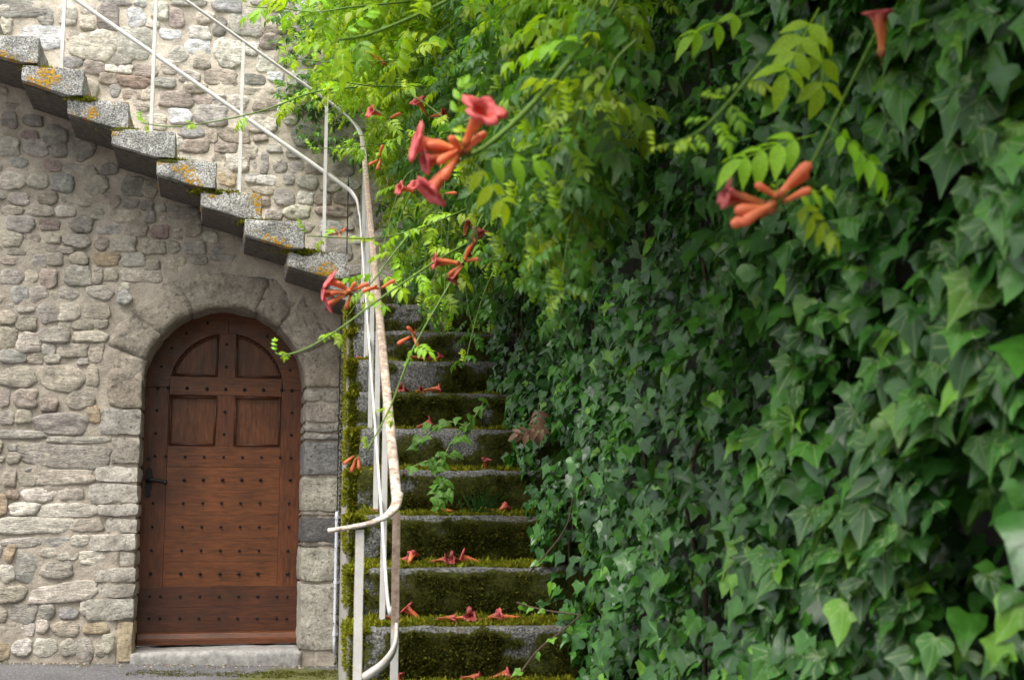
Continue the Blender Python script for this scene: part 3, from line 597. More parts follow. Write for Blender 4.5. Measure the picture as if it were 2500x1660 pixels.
# ------------------------------------------------------------------ moss (ground moss too)
for _ in range(7000):
    x = random.uniform(-.95, .17); y = random.uniform(7.25, 7.72); lim = 7.5+.13*(x+.6)+.09*noise.noise(Vector((x*5, 0, 3)))+.05*noise.noise(Vector((x*19, y*9, 3)))
    if y < lim and mossf((x, y, 0), 8) > .35: MOSS.append((np.array((x, y, GZ(x, y)+.001)), np.array((0, -.2, 1.)), .0065*random.uniform(.4, 1.2), 0))
for _ in range(2500):
    x = .19+random.gauss(0, .012); z = random.uniform(.02, 2.0); MOSS.append((np.array((x-.01, 7.8, z)), np.array((-.3, -1, .2)), .012*random.uniform(.4, 1.1), 0))
def build_moss():
    n = len(MOSS); P = np.array([m[0] for m in MOSS]); N = np.array([m[1] for m in MOSS], float); N /= np.linalg.norm(N, axis=1)[:, None]
    L = np.array([m[2] for m in MOSS]); cs = np.array([m[3] for m in MOSS])
    V = []; T = []; C = []
    for b in range(3):
        d = N+RNG.normal(0, .55, (n, 3)); d /= np.linalg.norm(d, axis=1)[:, None]
        s = np.cross(d, RNG.normal(0, 1, (n, 3))); s /= np.linalg.norm(s, axis=1)[:, None]
        l = (L*RNG.uniform(.6, 1.2, n))[:, None]; wd = l*.34
        p = P+RNG.normal(0, .004, (n, 3)); base = len(V)*0
        V.append(np.stack([p-s*wd-d*.002, p+s*wd-d*.002, p+d*l], 1).reshape(-1, 3))
        br = RNG.uniform(.55, 1.5, n)[:, None]
        c0 = np.where(cs[:, None] == 1, np.array([[.17, .18, .012]]), np.array([[.072, .075, .01]]))*br  # light from above put into the colour: lighter tread moss, darker riser moss
        c0[:, 0] *= RNG.uniform(.8, 1.25, n); C.append(np.repeat(c0, 3, 0))
    V = np.concatenate(V); C = np.concatenate(C); T = np.arange(len(V)).reshape(-1, 3)
    tag(obj('moss', big_mesh('moss', V, T, M['moss'], C, False)), 'yellow green moss carpeting the steps and the foot of the wall', 'moss', kind='stuff')
build_moss()
# ------------------------------------------------------------------ railing
RL = thing('iron_railing', 'white painted iron stair railing with chipped rusty handrail', 'railing')
rz = lambda y: 1.03+.595*(y-4.0)
hp = [(-.012, -.005), (.012, -.005), (.0155, -.001), (.014, .004), (.008, .0075), (-.008, .0075), (-.014, .004), (-.0155, -.001)]
mp_ = [(-.004, -.011), (.004, -.011), (.004, .011), (-.004, .011)]
def painted(name, vf, rust, parent=RL, smooth=True):
    f = [rust(Vector(v)) for v in vf[0]]
    return obj(name, mesh(name, vf[0], vf[1], M['paint'], smooth, fac=f), parent)
UPW = -.42
upr = lambda u: 3.153-.655*(u-.162); upm = lambda u: 2.708-.646*(u-.194)
path = [w2(u, UPW, upr(u)) for u in (-2.6, -1.6, -.8, -.2, .06)]
c0 = w2(.16, UPW, upr(.16)-.005)
path = path+[np.array([.205, 7.42, 3.11]), np.array([XP-.006, 7.33, 3.02])]+[np.array([XP, y, rz(y)]) for y in (7.2, 6.2, 5.2, 4.4, 4.0, 3.85)]
path += [at(*p) for p in ((972, 1206, 3.76), (964, 1238, 3.71), (940, 1262, 3.675), (905, 1277, 3.655), (865, 1286, 3.65), (830, 1292, 3.65), (802, 1296, 3.655))]
def rust_h(v):
    if v.y > 7.33: return .1
    return float(np.interp(v.y, [3.6, 3.9, 4.5, 5.5, 6.5, 7.3], [.5, .5, .56, .62, .6, .42]))
painted('handrail', sweep(smooth_path(path, 10), hp), rust_h)
# lower rail
mpath = [w2(u, UPW, upm(u)) for u in (-2.6, -1.4, -.6, .05)]+[np.array([.21, 7.43, 2.69]), np.array([XP-.012, 7.32, 2.56])]+[np.array([XP-.012, y, rz(y)-.405]) for y in (7.1, 6., 5., 4.4, 4.0)]
mpath += [at(*p) for p in ((962, 1486, 3.86), (968, 1540, 3.78), (962, 1583, 3.72), (940, 1616, 3.68), (912, 1638, 3.66), (884, 1655, 3.655))]
painted('middle_rail', sweep(smooth_path(mpath, 8), mp_), lambda v: .38 if v.y < 4.2 else .16)
def post(p, top, wd, rust, label=None):
    V, Fc = gbox(p[0]-wd/2, p[0]+wd/2, p[1]-wd/2, p[1]+wd/2, p[2], top, .05, .0015, .001, p[1]*3)
    painted('post', (V, Fc), rust, smooth=False)
for i in (0, 2, 4, 6, 8):
    y = SY+ST*(i+.42); post((XP, y, SZ+SR*i-.02), rz(y)-.004, .02, lambda v: .3)
y = 3.8; post((XP-.004, y, SZ-2*SR-.02), rz(y)-.012, .022, lambda v: .8 if v.z > .55 else .25)
q = at(878, 1310, 3.66); post((q[0], q[1], .0), at(878, 1288, 3.655)[2]-.004, .024, lambda v: .36)
for u in (.014, -.464, -.955, -1.445, -1.93):
    p = w2(u, UPW, 0); k = math.floor((SU+BW-u)/RUN); zt = SZU+((SU-u)//RUN+1)*RIS
    post((p[0], p[1], zt-.03), upr(u)-.004, .02, lambda v: .12)
# ------------------------------------------------------------------ conduit and cable at the end of the wall
cp = [w2(*wall_pt(*p, -.08)[:1], -.08, wall_pt(*p, -.08)[1]) for p in ((822.5, 1248), (819, 1420), (815.5, 1597))]
cd_ = thing('conduit', 'thin grey plastic conduit clipped to the right end of the wall', 'conduit', tuple(cp[-1]))
V, Fc = tube([Vector(p)-Vector(cp[-1]) for p in smooth_path(cp, 4)], .0095, 8); obj('pipe', mesh('pipe', V, Fc, M['pipe'], True), cd_)
for t in (.04, .5, .86):
    p = Vector(cp[0]).lerp(Vector(cp[-1]), t)-Vector(cp[-1]); V, Fc = tube([p+Vector((0, 0, -.009)), p+Vector((0, 0, .009))], .0125, 8); q = box(p.x-.004, p.x+.024, p.y-.004, p.y+.05, p.z-.007, p.z+.007)
    obj('clip', mesh('clip', *add((V, Fc), q), M['pipe']), cd_)
cb = [w2(*wall_pt(*p, -.08)[:1], -.078, wall_pt(*p, -.08)[1]) for p in ((851, 420), (848, 560), (844, 700), (833, 800), (829, 950), (826, 1100), (823, 1250))]
tag(obj('cable', mesh('cable', *tube(smooth_path(cb, 4), .004, 6), M['rubber'], True)), 'thin black cable running down the right end of the wall into the conduit', 'cable')
# ================================================================== PLANTS
# ------------------------------------------------------------------ leaf shapes (leaf lies along +Y, face up +Z)
def ivy_leaf(kind, rings):
    if kind == 0: half = [(0, 0), (.15, -.11), (.38, -.17), (.5, .03), (.74, .25), (.48, .38), (.33, .55), (.17, .8), (0, 1.1)]
    elif kind == 1: half = [(0, 0), (.2, -.13), (.5, -.1), (.62, .12), (.57, .3), (.36, .46), (.22, .7), (.09, .9), (0, 1.05)]
    elif kind == 2: half = [(0, 0), (.14, -.14), (.44, -.27), (.4, .02), (.9, .2), (.42, .34), (.22, .46), (.15, .78), (0, 1.22)]
    else: half = [(0, 0), (.22, -.1), (.46, .02), (.46, .26), (.36, .5), (.25, .68), (.14, .86), (.05, 1.0), (0, 1.1)]
    out = half+[(-x*.94, y*1.02) for x, y in half[-2:0:-1]]
    n = len(out); V = [(0, .22, 0)]; T = []
    fo, cu = ((.42, .24), (.2, .42), (.55, .16), (.3, .34))[kind]
    def zf(x, y): return fo*abs(x)-.5*x*x-cu*y*y+.06*math.sin(7*x+5*y+kind*2)+.04*math.sin(15*x-4*y)
    for r in range(1, rings+1):
        f = r/rings
        for x, y in out: X, Y = x*f, .22+(y-.22)*f; V.append((X, Y, zf(X, Y)-.02*(r == rings)*((x*7+y*3) % 1)))
    for k in range(n): T.append((0, 1+k, 1+(k+1) % n))
    for r in range(rings-1):
        for k in range(n): a = 1+r*n+k; b = 1+r*n+(k+1) % n; T += [(a, a+n, b+n), (a, b+n, b)]
    # petiole
    i0 = len(V); V += [(-.012, 0, 0), (.012, 0, 0), (0, -.45, -.3)]; T.append((i0, i0+2, i0+1))
    return np.array(V), np.array(T)
IV_LO = [ivy_leaf(k, 1) for k in range(4)]; IV_HI = [ivy_leaf(k, 3) for k in range(4)]
def leaflet(L, wd, droop):
    ts = (0, .16, .36, .56, .76, .9, 1.); ws = (.02, .62, 1., .92, .6, .26, 0); V = []; T = []
    for i, (t, q) in enumerate(zip(ts, ws)):
        z = -droop*t*t*L; jag = .08*(i % 2)
        V += [(-q*wd*(1+jag), t*L-.02*L*(i % 2), z+.3*q*wd), (0, t*L, z), (q*wd*(1+jag), t*L-.02*L*(i % 2), z+.3*q*wd)]
    for i in range(len(ts)-1):
        a = i*3
        for j in (0, 1): T += [(a+j, a+j+1, a+j+4), (a+j, a+j+4, a+j+3)]
    return np.array(V), np.array(T)
def compound(seed, pairs):
    rr = random.Random(seed); V = []; T = []; off = 0
    def put(v, t, pos, yaw, pitch, roll, sc):
        nonlocal off
        R = Matrix.Rotation(yaw, 3, 'Z') @ Matrix.Rotation(pitch, 3, 'X') @ Matrix.Rotation(roll, 3, 'Y'); R = np.array(R)
        V.append((v*sc)@R.T+np.array(pos)); T.append(t+off); off += len(v)
    curve = rr.uniform(.15, .45)
    for i in range(pairs):
        t = .28+.62*i/max(1, pairs-1); z = -curve*t*t*.5
        for s in (-1, 1):
            sc = (.85+.3*math.sin(math.pi*(i+.6)/(pairs+.4)))*rr.uniform(.8, 1.1)
            v, tt = leaflet(.37, .082, rr.uniform(.1, .6)); put(v, tt, (0, t, z), -s*rr.uniform(.85, 1.2), rr.uniform(-.55, .15), rr.uniform(-.4, .4), sc)
    v, tt = leaflet(.42, .09, .5); put(v, tt, (0, .95, -curve*.45), rr.uniform(-.2, .2), -.5, 0, 1.)
    rv, rt = [], []
    for i in range(5): t = i/4*.97; rv += [(-.008, t, -curve*t*t*.5), (.008, t, -curve*t*t*.5)]
    for i in range(4): a = i*2; rt += [(a, a+1, a+3), (a, a+3, a+2)]
    V.append(np.array(rv)); T.append(np.array(rt)+off)
    return np.concatenate(V), np.concatenate(T)
CP = [compound(s, p) for s, p in ((1, 3), (2, 4), (3, 4), (4, 3), (5, 5), (6, 4), (7, 3), (8, 4))]
def frame(d, n):                                             # rows: X, Y (along the leaf), Z (face)
    d = d/np.linalg.norm(d); x = np.cross(d, n); x /= max(1e-6, np.linalg.norm(x)); z = np.cross(x, d); return np.stack([x, d, z])
def bulk(name, variants, L, mat, parent):                    # L: list of (pos, frame, size, variant, colour)
    Vs, Ts, Cs = [], [], []; off = 0
    for vi, (v, t) in enumerate(variants):
        S = [l for l in L if l[3] == vi]
        if not S: continue
        P = np.array([l[0] for l in S]); R = np.array([l[1] for l in S]); s = np.array([l[2] for l in S]); c = np.array([l[4] for l in S])
        W = np.einsum('vk,nkj->nvj', v, R)*s[:, None, None]+P[:, None, :]
        n, m = W.shape[:2]; Vs.append(W.reshape(-1, 3)); Ts.append((t[None]+(np.arange(n)*m)[:, None, None]).reshape(-1, 3)+off); Cs.append(np.repeat(c, m, 0)); off += n*m
    return tag(obj(name, big_mesh(name, np.concatenate(Vs), np.concatenate(Ts), mat, np.concatenate(Cs)), parent), kind='stuff')
def singles(name, variants, L, mat, parent):
    ms = [big_mesh(name, v, t, mat) for v, t in variants]
    for p, R, s, vi, c in L:
        o = obj(name, ms[vi], parent, c); m = Matrix.Identity(4)
        for a in range(3):
            for b in range(3): m[b][a] = R[a][b]*s
            m[a][3] = p[a]
        o.matrix_local = m
# ------------------------------------------------------------------ garden wall under the ivy
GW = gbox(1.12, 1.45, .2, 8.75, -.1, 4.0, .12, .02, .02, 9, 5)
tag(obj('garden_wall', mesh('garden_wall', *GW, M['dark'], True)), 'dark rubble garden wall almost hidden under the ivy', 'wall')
IVY = thing('ivy', 'dense dark green ivy covering the whole right hand wall', 'ivy')
leaves = []
def ivx(y, z): return .85+.07*noise.noise(Vector((0, y*1.6, z*1.6)))+.05*noise.noise(Vector((3, y*4.5, z*4.5)))
NI = 33000
for i in range(NI):
    y = 1.0+7.3*random.random()**1.15; z = random.uniform(-.05, min(4.1, EYE+.62*y+.5))
    if z < EYE-.36*y-.1 or z < SZ+SR*((y-SY)/ST)-.22: continue
    gap = noise.noise(Vector((7, y*3.3, z*3.3))); dep = abs(random.gauss(0, .055))
    if i % 5 == 0: dep = random.uniform(.12, .26)
    elif gap < -.12 and random.random() < .88: dep = random.uniform(.14, .27)
    x = ivx(y, z)+dep
    n = np.array([-.72+random.gauss(0, .28), -.34+random.gauss(0, .36), .62+random.gauss(0, .32)]); n /= np.linalg.norm(n)
    t = np.array([random.gauss(-.3, .3), random.gauss(-.05, .4), -1.]); t -= n*(t@n); t /= np.linalg.norm(t)
    sz = random.uniform(.027, .056)*(1.15 if y < 2.6 else .97)*(1.3 if random.random() < .12 else 1)
    b = random.random(); cc = np.array([.028, .1, .016]) if b < .55 else np.array([.052, .17, .02]) if b < .95 else np.array([.13, .3, .025])
    cc = cc*random.uniform(.7, 1.25); leaves.append((np.array([x, y, z]), frame(t, n), sz, random.choice((0, 0, 0, 1, 1, 1, 2, 3)), cc, dep))
# runners reaching over the steps
RUNN = [[(1420, 1500, 4.0), (1350, 1492, 4.08), (1300, 1482, 4.13), (1262, 1470, 4.16)], [(1420, 1500, 3.95), (1365, 1545, 3.95), (1310, 1590, 3.92), (1262, 1655, 3.9)], [(1440, 1080, 4.5), (1405, 1180, 4.4), (1380, 1290, 4.35), (1290, 1400, 4.35)], [(1520, 1150, 3.7), (1475, 1168, 3.75), (1430, 1166, 3.8)]]
for ri, rp in enumerate(RUNN):
    P = smooth_path([at(*q) for q in rp], 6); obj('stem', mesh('stem', *tube(P, .0028, 5), M['bark'], True), IVY)
    for i in range(4, len(P), 4):
        if ri == 2 and i < len(P)-5: continue
        n = np.array([-.5+random.gauss(0, .3), -.7, .5+random.gauss(0, .3)]); t = np.array([random.uniform(-.9, .9), -.2, -.8+random.random()])
        leaves.append((P[i]+t*.006, frame(t, n), random.uniform(.022, .034), random.choice((0, 1, 3)), np.array([.12, .27, .03])*random.uniform(.7, 1.2), 0))
def score(l):
    x, y, z = project(l[0]); inside = 0 < x < 2500 and 0 < y < 1660
    return (l[2]/z if inside else 0)*(1 if l[5] < .05 else .1)
leaves.sort(key=score, reverse=True)
singles('leaf', IV_HI, [l[:5] for l in leaves[:300]], M['ivyo'], IVY)
bulk('foliage', IV_LO, [l[:5] for l in leaves[300:]], M['ivy'], IVY)
for k in range(16):
    y = random.uniform(1.3, 7.); z0 = random.uniform(-.1, .4)+max(0, (y-4)*.5); P = [(ivx(y, z)+.12, y+.25*noise.noise(Vector((k, z, 0))), z) for z in np.arange(z0, z0+2.4, .2)]
    obj('stem', mesh('stem', *tube(smooth_path(P, 2), .006, 5), M['bark'], True), IVY)
# ------------------------------------------------------------------ trumpet vine
TV = thing('trumpet_vine', 'bright green trumpet vine with red flowers hanging over the stairs', 'vine')
VL = []
def vine_col(bright):  # low bright puts the shade of the lower mass into the leaf colour
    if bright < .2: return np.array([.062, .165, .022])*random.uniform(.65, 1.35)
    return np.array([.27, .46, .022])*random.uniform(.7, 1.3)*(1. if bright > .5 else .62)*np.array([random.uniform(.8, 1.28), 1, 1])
def stem_mesh(path, r0, r1, c):
    n = len(path); V, Fc = tube(path, [r0+(r1-r0)*i/(n-1) for i in range(n)], 6); return mesh('stem', V, Fc, M['stem'], True, cols=np.array([c]*len(V)))
def leaf_on(p, d, n, size, bright, pri=0, var=None):
    VL.append((np.asarray(p), frame(np.asarray(d, float), np.asarray(n, float)), size, random.randrange(8) if var is None else var, vine_col(bright), pri))
def vine_stem(pts, r0=.004, r1=.0018, step=.11, size=.15, bright=1., make=True, pri=0, start=.0):
    P = smooth_path(pts, 8); acc = 0; side = 1
    if make: obj('stem', stem_mesh(P, r0, r1, (.11, .19, .03)), TV)
    tot = sum(np.linalg.norm(P[i+1]-P[i]) for i in range(len(P)-1)); run = 0
    for i in range(1, len(P)):
        seg = P[i]-P[i-1]; l = np.linalg.norm(seg); acc += l; run += l
        if acc > step and run > start*tot:
            acc = 0; t = seg/l; fr = run/tot
            for s in (1, -1):
                o = np.cross(t, (0, 0, 1.)); o = o/max(1e-6, np.linalg.norm(o))*s
                d = t*.45+o*random.uniform(.5, 1.)+np.array([0, 0, random.uniform(-.6, .35)])+RNG.normal(0, .2, 3)
                n = np.array([random.gauss(-.1, .35), random.gauss(-.25, .35), 1.])
                leaf_on(P[i], d, n, size*(1-.55*fr**3)*random.uniform(.75, 1.2), bright, pri)
    e = P[-1]-P[-2]; leaf_on(P[-1], e+np.array([0, 0, .05]), (0, -.3, 1), size*.45, 1, pri)
px = lambda *a: [at(*q) for q in a]
# stems the photograph shows one by one (photo pixel, pixel, distance)
vine_stem(px((1560, -90, 2.5), (1480, 30, 2.3), (1390, 150, 2.15), (1290, 265, 2.05), (1190, 355, 1.98), (1130, 385, 1.95)), .0055, .004, 9, .1, pri=3)
vine_stem(px((1180, -60, 2.9), (1095, 0, 2.8), (999, 46, 2.7), (900, 85, 2.6), (826, 99, 2.5)), .0055, .003, .2, .1, pri=3, start=.5)
vine_stem(px((1300, -30, 4.6), (1209, 11, 4.5), (1110, 55, 4.4), (1020, 120, 4.3), (960, 160, 4.25)), .004, .002, .12, .13, pri=2)
vine_stem(px((1400, 20, 4.8), (1324, 55, 4.7), (1209, 96, 4.6), (1018, 142, 4.5), (819, 153, 4.4), (700, 140, 4.4)), .0045, .002, .13, .13, pri=2)
vine_stem(px((1050, 160, 5.0), (900, 207, 4.9), (765, 226, 4.8), (650, 268, 4.75), (536, 295, 4.7), (421, 310, 4.7), (344, 300, 4.7)), .004, .0018, .17, .085, pri=2, start=.2)
vine_stem(px((1155, 208, 4.6), (1020, 212, 4.5), (903, 210, 4.4), (807, 195, 4.3)), .004, .002, .13, .12, pri=2)
vine_stem(px((1150, 345, 4.2), (1106, 310, 4.1), (1050, 262, 4.1), (995, 228, 4.1)), .004, .002, .16, .1, pri=2)
vine_stem(px((1040, 345, 4.5), (995, 318, 4.4), (950, 290, 4.3), (910, 264, 4.3)), .004, .002, .12, .1, pri=2)
vine_stem(px((1120, 310, 5.2), (991, 339, 5.1), (884, 358, 5.), (761, 363, 5.)), .0035, .0016, .15, .09, pri=2)
vine_stem(px((1390, 400, 4.4), (1286, 455, 4.3), (1171, 497, 4.2), (1018, 560, 4.), (903, 582, 3.9), (750, 576, 3.8)), .004, .0018, .13, .105, pri=2, start=.1)
vine_stem(px((1250, 420, 3.9), (1180, 560, 3.7), (1060, 640, 3.5), (920, 735, 3.4), (840, 795, 3.35), (760, 845, 3.3), (700, 866, 3.3), (672, 862, 3.3)), .004, .0018, .14, .075, pri=2, start=.3)
vine_stem(px((1180, 520, 3.8), (1107, 676, 3.6), (1012, 845, 3.5), (952, 995, 3.45), (896, 1100, 3.4)), .0035, .002, .17, .07, pri=2, start=.2)
vine_stem(px((1010, 560, 4.), (960, 620, 3.9), (915, 680, 3.8), (880, 720, 3.7)), .003, .0016, .12, .1, pri=2)
vine_stem(px((700, 10, 5.), (640, 20, 4.9), (600, 15, 4.9)), .003, .0016, .12, .12, pri=2)
vine_stem(px((1000, 5, 4.4), (860, 18, 4.3), (760, 30, 4.3), (640, 10, 4.3)), .004, .002, .13, .13, pri=2)
vine_stem(px((1860, 150, 1.75), (1770, 260, 1.7), (1700, 325, 1.65), (1600, 365, 1.6)), .0025, .0012, .05, .05, pri=3, start=.15)
vine_stem(px((2150, 60, 1.9), (2060, 240, 1.8), (1980, 400, 1.7), (1900, 495, 1.62)), .003, .002, 9, .05, pri=3)
for q, d, sz in (((1840, 30, 2.), (-.9, -.2, -.35), .12), ((2000, 20, 1.8), (-.5, -.3, -.75), .13), ((2010, 40, 1.8), (-.1, -.2, -1), .12), ((1990, 330, 1.7), (-1, -.2, -.25), .12), ((2010, 300, 1.72), (.7, -.2, -.55), .11), ((1925, 490, 1.62), (.6, -.3, -.45), .075), ((1930, 485, 1.62), (.8, -.2, .25), .05),
                 ((1160, 390, 1.97), (.9, -.2, .05), .1), ((1150, 390, 1.97), (.6, -.3, -.8), .09), ((1110, 300, 1.95), (.1, -.3, .6), .06), ((830, 95, 2.5), (-.6, -.4, .6), .07), ((825, 100, 2.5), (-.8, -.3, -.2), .07), ((830, 100, 2.5), (.1, -.4, -.9), .08), ((835, 90, 2.5), (.6, -.4, .6), .07)):
    leaf_on(at(*q), d, (0, -.75, .65), sz, 1, 4)
# hanging mass over the landing and down the ivy
def xmin(z): return float(np.interp(z, [1.7, 2.0, 2.3, 2.6, 2.9, 3.2, 3.5, 4.2], [.62, .52, .42, .28, .06, -.12, -.3, -.5]))
for k in range(420):
    y = random.uniform(4.0, 8.3); z = random.uniform(2.6, 4.1); x = random.uniform(.5, .98)
    if k < 200: z = random.uniform(3.0, 4.2)
    L = random.uniform(.35, .95); drp = random.uniform(.25, .75)*L; dy = random.gauss(-.15, .25)
    P = [np.array([x-L*t, y+dy*t, z+.12*L*math.sin(t*2.2)-drp*t*t]) for t in np.linspace(0, 1, 5)]
    P = [p for p in P if p[0] > xmin(p[2])]
    if len(P) < 3: continue
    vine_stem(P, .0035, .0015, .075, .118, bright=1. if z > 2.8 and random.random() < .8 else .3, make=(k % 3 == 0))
for k in range(34):                                           # bright shoots along the top of the wall
    q = at(random.uniform(1330, 1780), random.uniform(-130, 25), random.uniform(3.0, 4.4)); L = random.uniform(.18, .35)
    P = [q+np.array([-L*t, -.1*t, .05*math.sin(3*t)-.1*t*t]) for t in np.linspace(0, 1, 4)]
    vine_stem(P, .003, .0013, .07, .11, bright=1., make=True)
for k in range(46):                                           # lighter sprays trailing over the top steps
    q = at(random.uniform(1000, 1260), random.uniform(400, 640), random.uniform(4.6, 6.4)); L = random.uniform(.15, .36); dx = random.uniform(-.3, .05)
    P = [q+np.array([dx*t, -.1*t, -L*t*t-.05*t]) for t in np.linspace(0, 1, 5)]
    vine_stem(P, .0028, .0013, .075, .105, bright=.3 if k % 2 else .1, make=True)
for k in range(110):                                          # mid green curtain spilling over the top of the ivy
    q = at_x(random.uniform(1230, 1570), random.uniform(-150, 330), random.uniform(.5, .72)); L = random.uniform(.15, .4)
    P = [q+np.array([-.12*t, random.gauss(0, .06)*t, -L*t*t-.06*t]) for t in np.linspace(0, 1, 5)]
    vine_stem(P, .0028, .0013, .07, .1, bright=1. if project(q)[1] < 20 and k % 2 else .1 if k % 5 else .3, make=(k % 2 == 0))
for k in range(120):                                          # curtain hanging down the ivy, leaf colour darkened for shade
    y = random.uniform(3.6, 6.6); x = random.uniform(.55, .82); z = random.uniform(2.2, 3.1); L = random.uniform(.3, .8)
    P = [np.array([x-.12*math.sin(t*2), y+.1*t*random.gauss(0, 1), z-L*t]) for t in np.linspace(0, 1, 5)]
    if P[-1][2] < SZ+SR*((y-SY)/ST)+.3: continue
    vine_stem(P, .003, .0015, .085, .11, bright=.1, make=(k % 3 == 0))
for k in range(60):                                          # canopy above the frame, over the stairs and the ivy
    y = random.uniform(.9, 3.4); x = random.uniform(.7, 1.05); z = EYE+.42*y+random.uniform(.4, .95); L = random.uniform(.4, 1.)
    P = [np.array([x-L*t, y+.2*t*random.gauss(0, 1), z+.1*math.sin(t*2.5)-.12*t*t]) for t in np.linspace(0, 1, 5)]
    vine_stem(P, .0035, .0015, .1, .15, bright=1., make=False)
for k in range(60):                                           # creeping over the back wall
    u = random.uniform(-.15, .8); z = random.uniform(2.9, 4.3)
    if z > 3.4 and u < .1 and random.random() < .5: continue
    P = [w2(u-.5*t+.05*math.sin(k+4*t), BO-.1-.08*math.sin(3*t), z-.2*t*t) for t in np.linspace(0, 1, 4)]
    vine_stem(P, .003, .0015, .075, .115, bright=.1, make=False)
def vscore(l):
    x, y, z = project(l[0]); return l[5]*10+(l[2]/z if 0 < x < 2500 and 0 < y < 1660 else 0)
def keep(l):                                                  # the mass hangs to the right of the railing; only the sprays above reach past it
    if l[5]: return True
    x, y, z = project(l[0]+l[1][1]*l[2]*.6); lim = np.interp(y, [-400, 0, 150, 230, 270, 400, 560, 700, 900], [560, 600, 660, 740, 895, 915, 940, 960, 990])
    if l[0][1] > 7.75: lim = np.interp(y, [0, 300, 350, 420], [640, 690, 760, 930])
    return x > lim
VL = [l for l in VL if keep(l)]
VL.sort(key=vscore, reverse=True)
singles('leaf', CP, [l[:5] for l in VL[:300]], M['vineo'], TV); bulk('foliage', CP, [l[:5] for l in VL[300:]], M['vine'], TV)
# ------------------------------------------------------------------ flowers
ORG, RED, PNK, YEL = np.array([.84, .25, .09]), np.array([.5, .045, .03]), np.array([.8, .17, .17]), np.array([.7, .36, .05])
def trumpet(open_=1., wilt=0., seed=0, dark=1.):
    rr = random.Random(seed); V = []; T = []; C = []; N = 20
    GRN = np.array([.2, .22, .04]); prof_ = [(-.28, .028, GRN), (-.06, .035, GRN), (-.04, .12, ORG*.55), (.07, .15, ORG*.6), (.10, .115, ORG*.8+YEL*.2), (.3, .14, ORG), (.55, .20, ORG), (.8, .26, ORG*.7+PNK*.3), (.93, .30+.1*open_, PNK), (1.0, .33+.28*open_, PNK), (1.0-.02, .36+.42*open_, PNK*1.05)]
    inner = [(.9, .24, RED), (.6, .16, RED*1.2+YEL*.1)]
    for ri, (t, r, c) in enumerate(prof_+inner):
        for k in range(N):
            a = 2*math.pi*k/N; lob = 1.
            if 8 <= ri <= 10: lob = 1+(ri-7)*.2*(abs(math.cos(2.5*a))**.5-.75)*open_
            w_ = 1+wilt*.5*math.sin(3*a+ri+rr.random())
            q = r*lob*w_*(.62 if open_ < .2 else 1)
            V.append((q*math.cos(a)*.62+.12*t*t*wilt, t-(.06*open_*(1-math.cos(5*a)) if ri == 10 else 0), q*math.sin(a)*.62-.14*t*t)); C.append(c*dark)
    for r in range(len(prof_)+len(inner)-1):
        for k in range(N): a = r*N+k; b = r*N+(k+1) % N; T += [(a, b, b+N), (a, b+N, a+N)]
    return np.array(V), np.array(T), np.array(C)
def bud(seed=0):
    V = []; T = []; C = []; N = 10
    for t, r in ((-.25, .03), (-.04, .035), (.0, .12), (.13, .135), (.15, .105), (.35, .125), (.6, .165), (.82, .19), (.95, .14), (1.0, .02)):
        for k in range(N): a = 2*math.pi*k/N; V.append((r*math.cos(a)*.75, t, r*math.sin(a)*.75-.1*t*t)); C.append(ORG*(1-.3*t)+PNK*.25*t if t > .14 else ORG*.6 if t > -.02 else np.array([.2, .22, .04]))
    for r in range(9):
        for k in range(N): a = r*N+k; b = r*N+(k+1) % N; T += [(a, b, b+N), (a, b+N, a+N)]
    return np.array(V), np.array(T), np.array(C)
def fmesh(name, vt): return big_mesh(name, vt[0], vt[1], M['petal'], vt[2])
FM = [fmesh('flower', trumpet(.8, .12, 1)), fmesh('flower', trumpet(.75, .15, 2)), fmesh('flower', trumpet(.45, .4, 3, .85)), fmesh('flower', trumpet(.3, .9, 4, .6)), fmesh('flower', trumpet(.6, .7, 5, .55))]
BM = fmesh('bud', bud())
def orient(o, p, d, n, s):
    R = frame(np.asarray(d, float), np.asarray(n, float)); m = Matrix.Identity(4)
    for a in range(3):
        for b in range(3): m[b][a] = R[a][b]*s
        m[a][3] = p[a]
    o.matrix_local = m
def cam_dir(dx, dy, dz): return CR*dx+CU*dy-fw*dz            # right, up, towards the camera
def cluster(q, flowers, label=None):
    c = at(*q); o = thing('flower_cluster', None, None, tuple(c)); o.parent = TV
    if label: o['label'] = label
    for kind, dx, dy, dz, s in flowers:
        d = cam_dir(dx, dy, dz); f = obj('bud' if kind == 'b' else 'flower', BM if kind == 'b' else FM[kind], o); orient(f, d/np.linalg.norm(d)*s*.14+RNG.normal(0, .004, 3), d, cam_dir(.1, .8, .5), s*.92)
    return o
cluster((1128, 372, 1.95), [(0, .26, .55, .55, .085), (0, -.95, .25, .25, .078), (2, -.9, -.18, .35, .066), (1, -.62, -.68, .3, .075), ('b', -.6, .12, .3, .05), ('b', .5, .55, .35, .045), ('b', -.2, .3, .6, .05), ('b', -.75, .2, .1, .055), ('b', -.5, -.3, .6, .055), ('b', -.8, .35, .3, .045), ('b', -.3, -.5, .5, .06), ('b', .35, .35, .1, .05)])
cluster((858, 716, 3.4), [(0, -.8, .6, .3, .07), (2, -1, .08, .3, .07), (1, -.85, -.4, .3, .062), ('b', -.3, -.8, .2, .045), ('b', .6, .35, .2, .05), ('b', -.3, .3, .3, .05), ('b', -.6, .1, .5, .05), ('b', .3, .5, .3, .04)])
cluster((925, 705, 3.5), [('b', .7, .5, .1, .045), ('b', -.7, -.25, .2, .045), ('b', -.9, -.05, .2, .04)])
cluster((1132, 640, 3.5), [(2, -1, .15, .3, .075), (3, .35, 1, .2, .085), ('b', -.75, -.55, .3, .05), (3, -.4, -.7, .2, .06), ('b', .75, .2, .2, .06), ('b', .2, .6, .3, .055)])
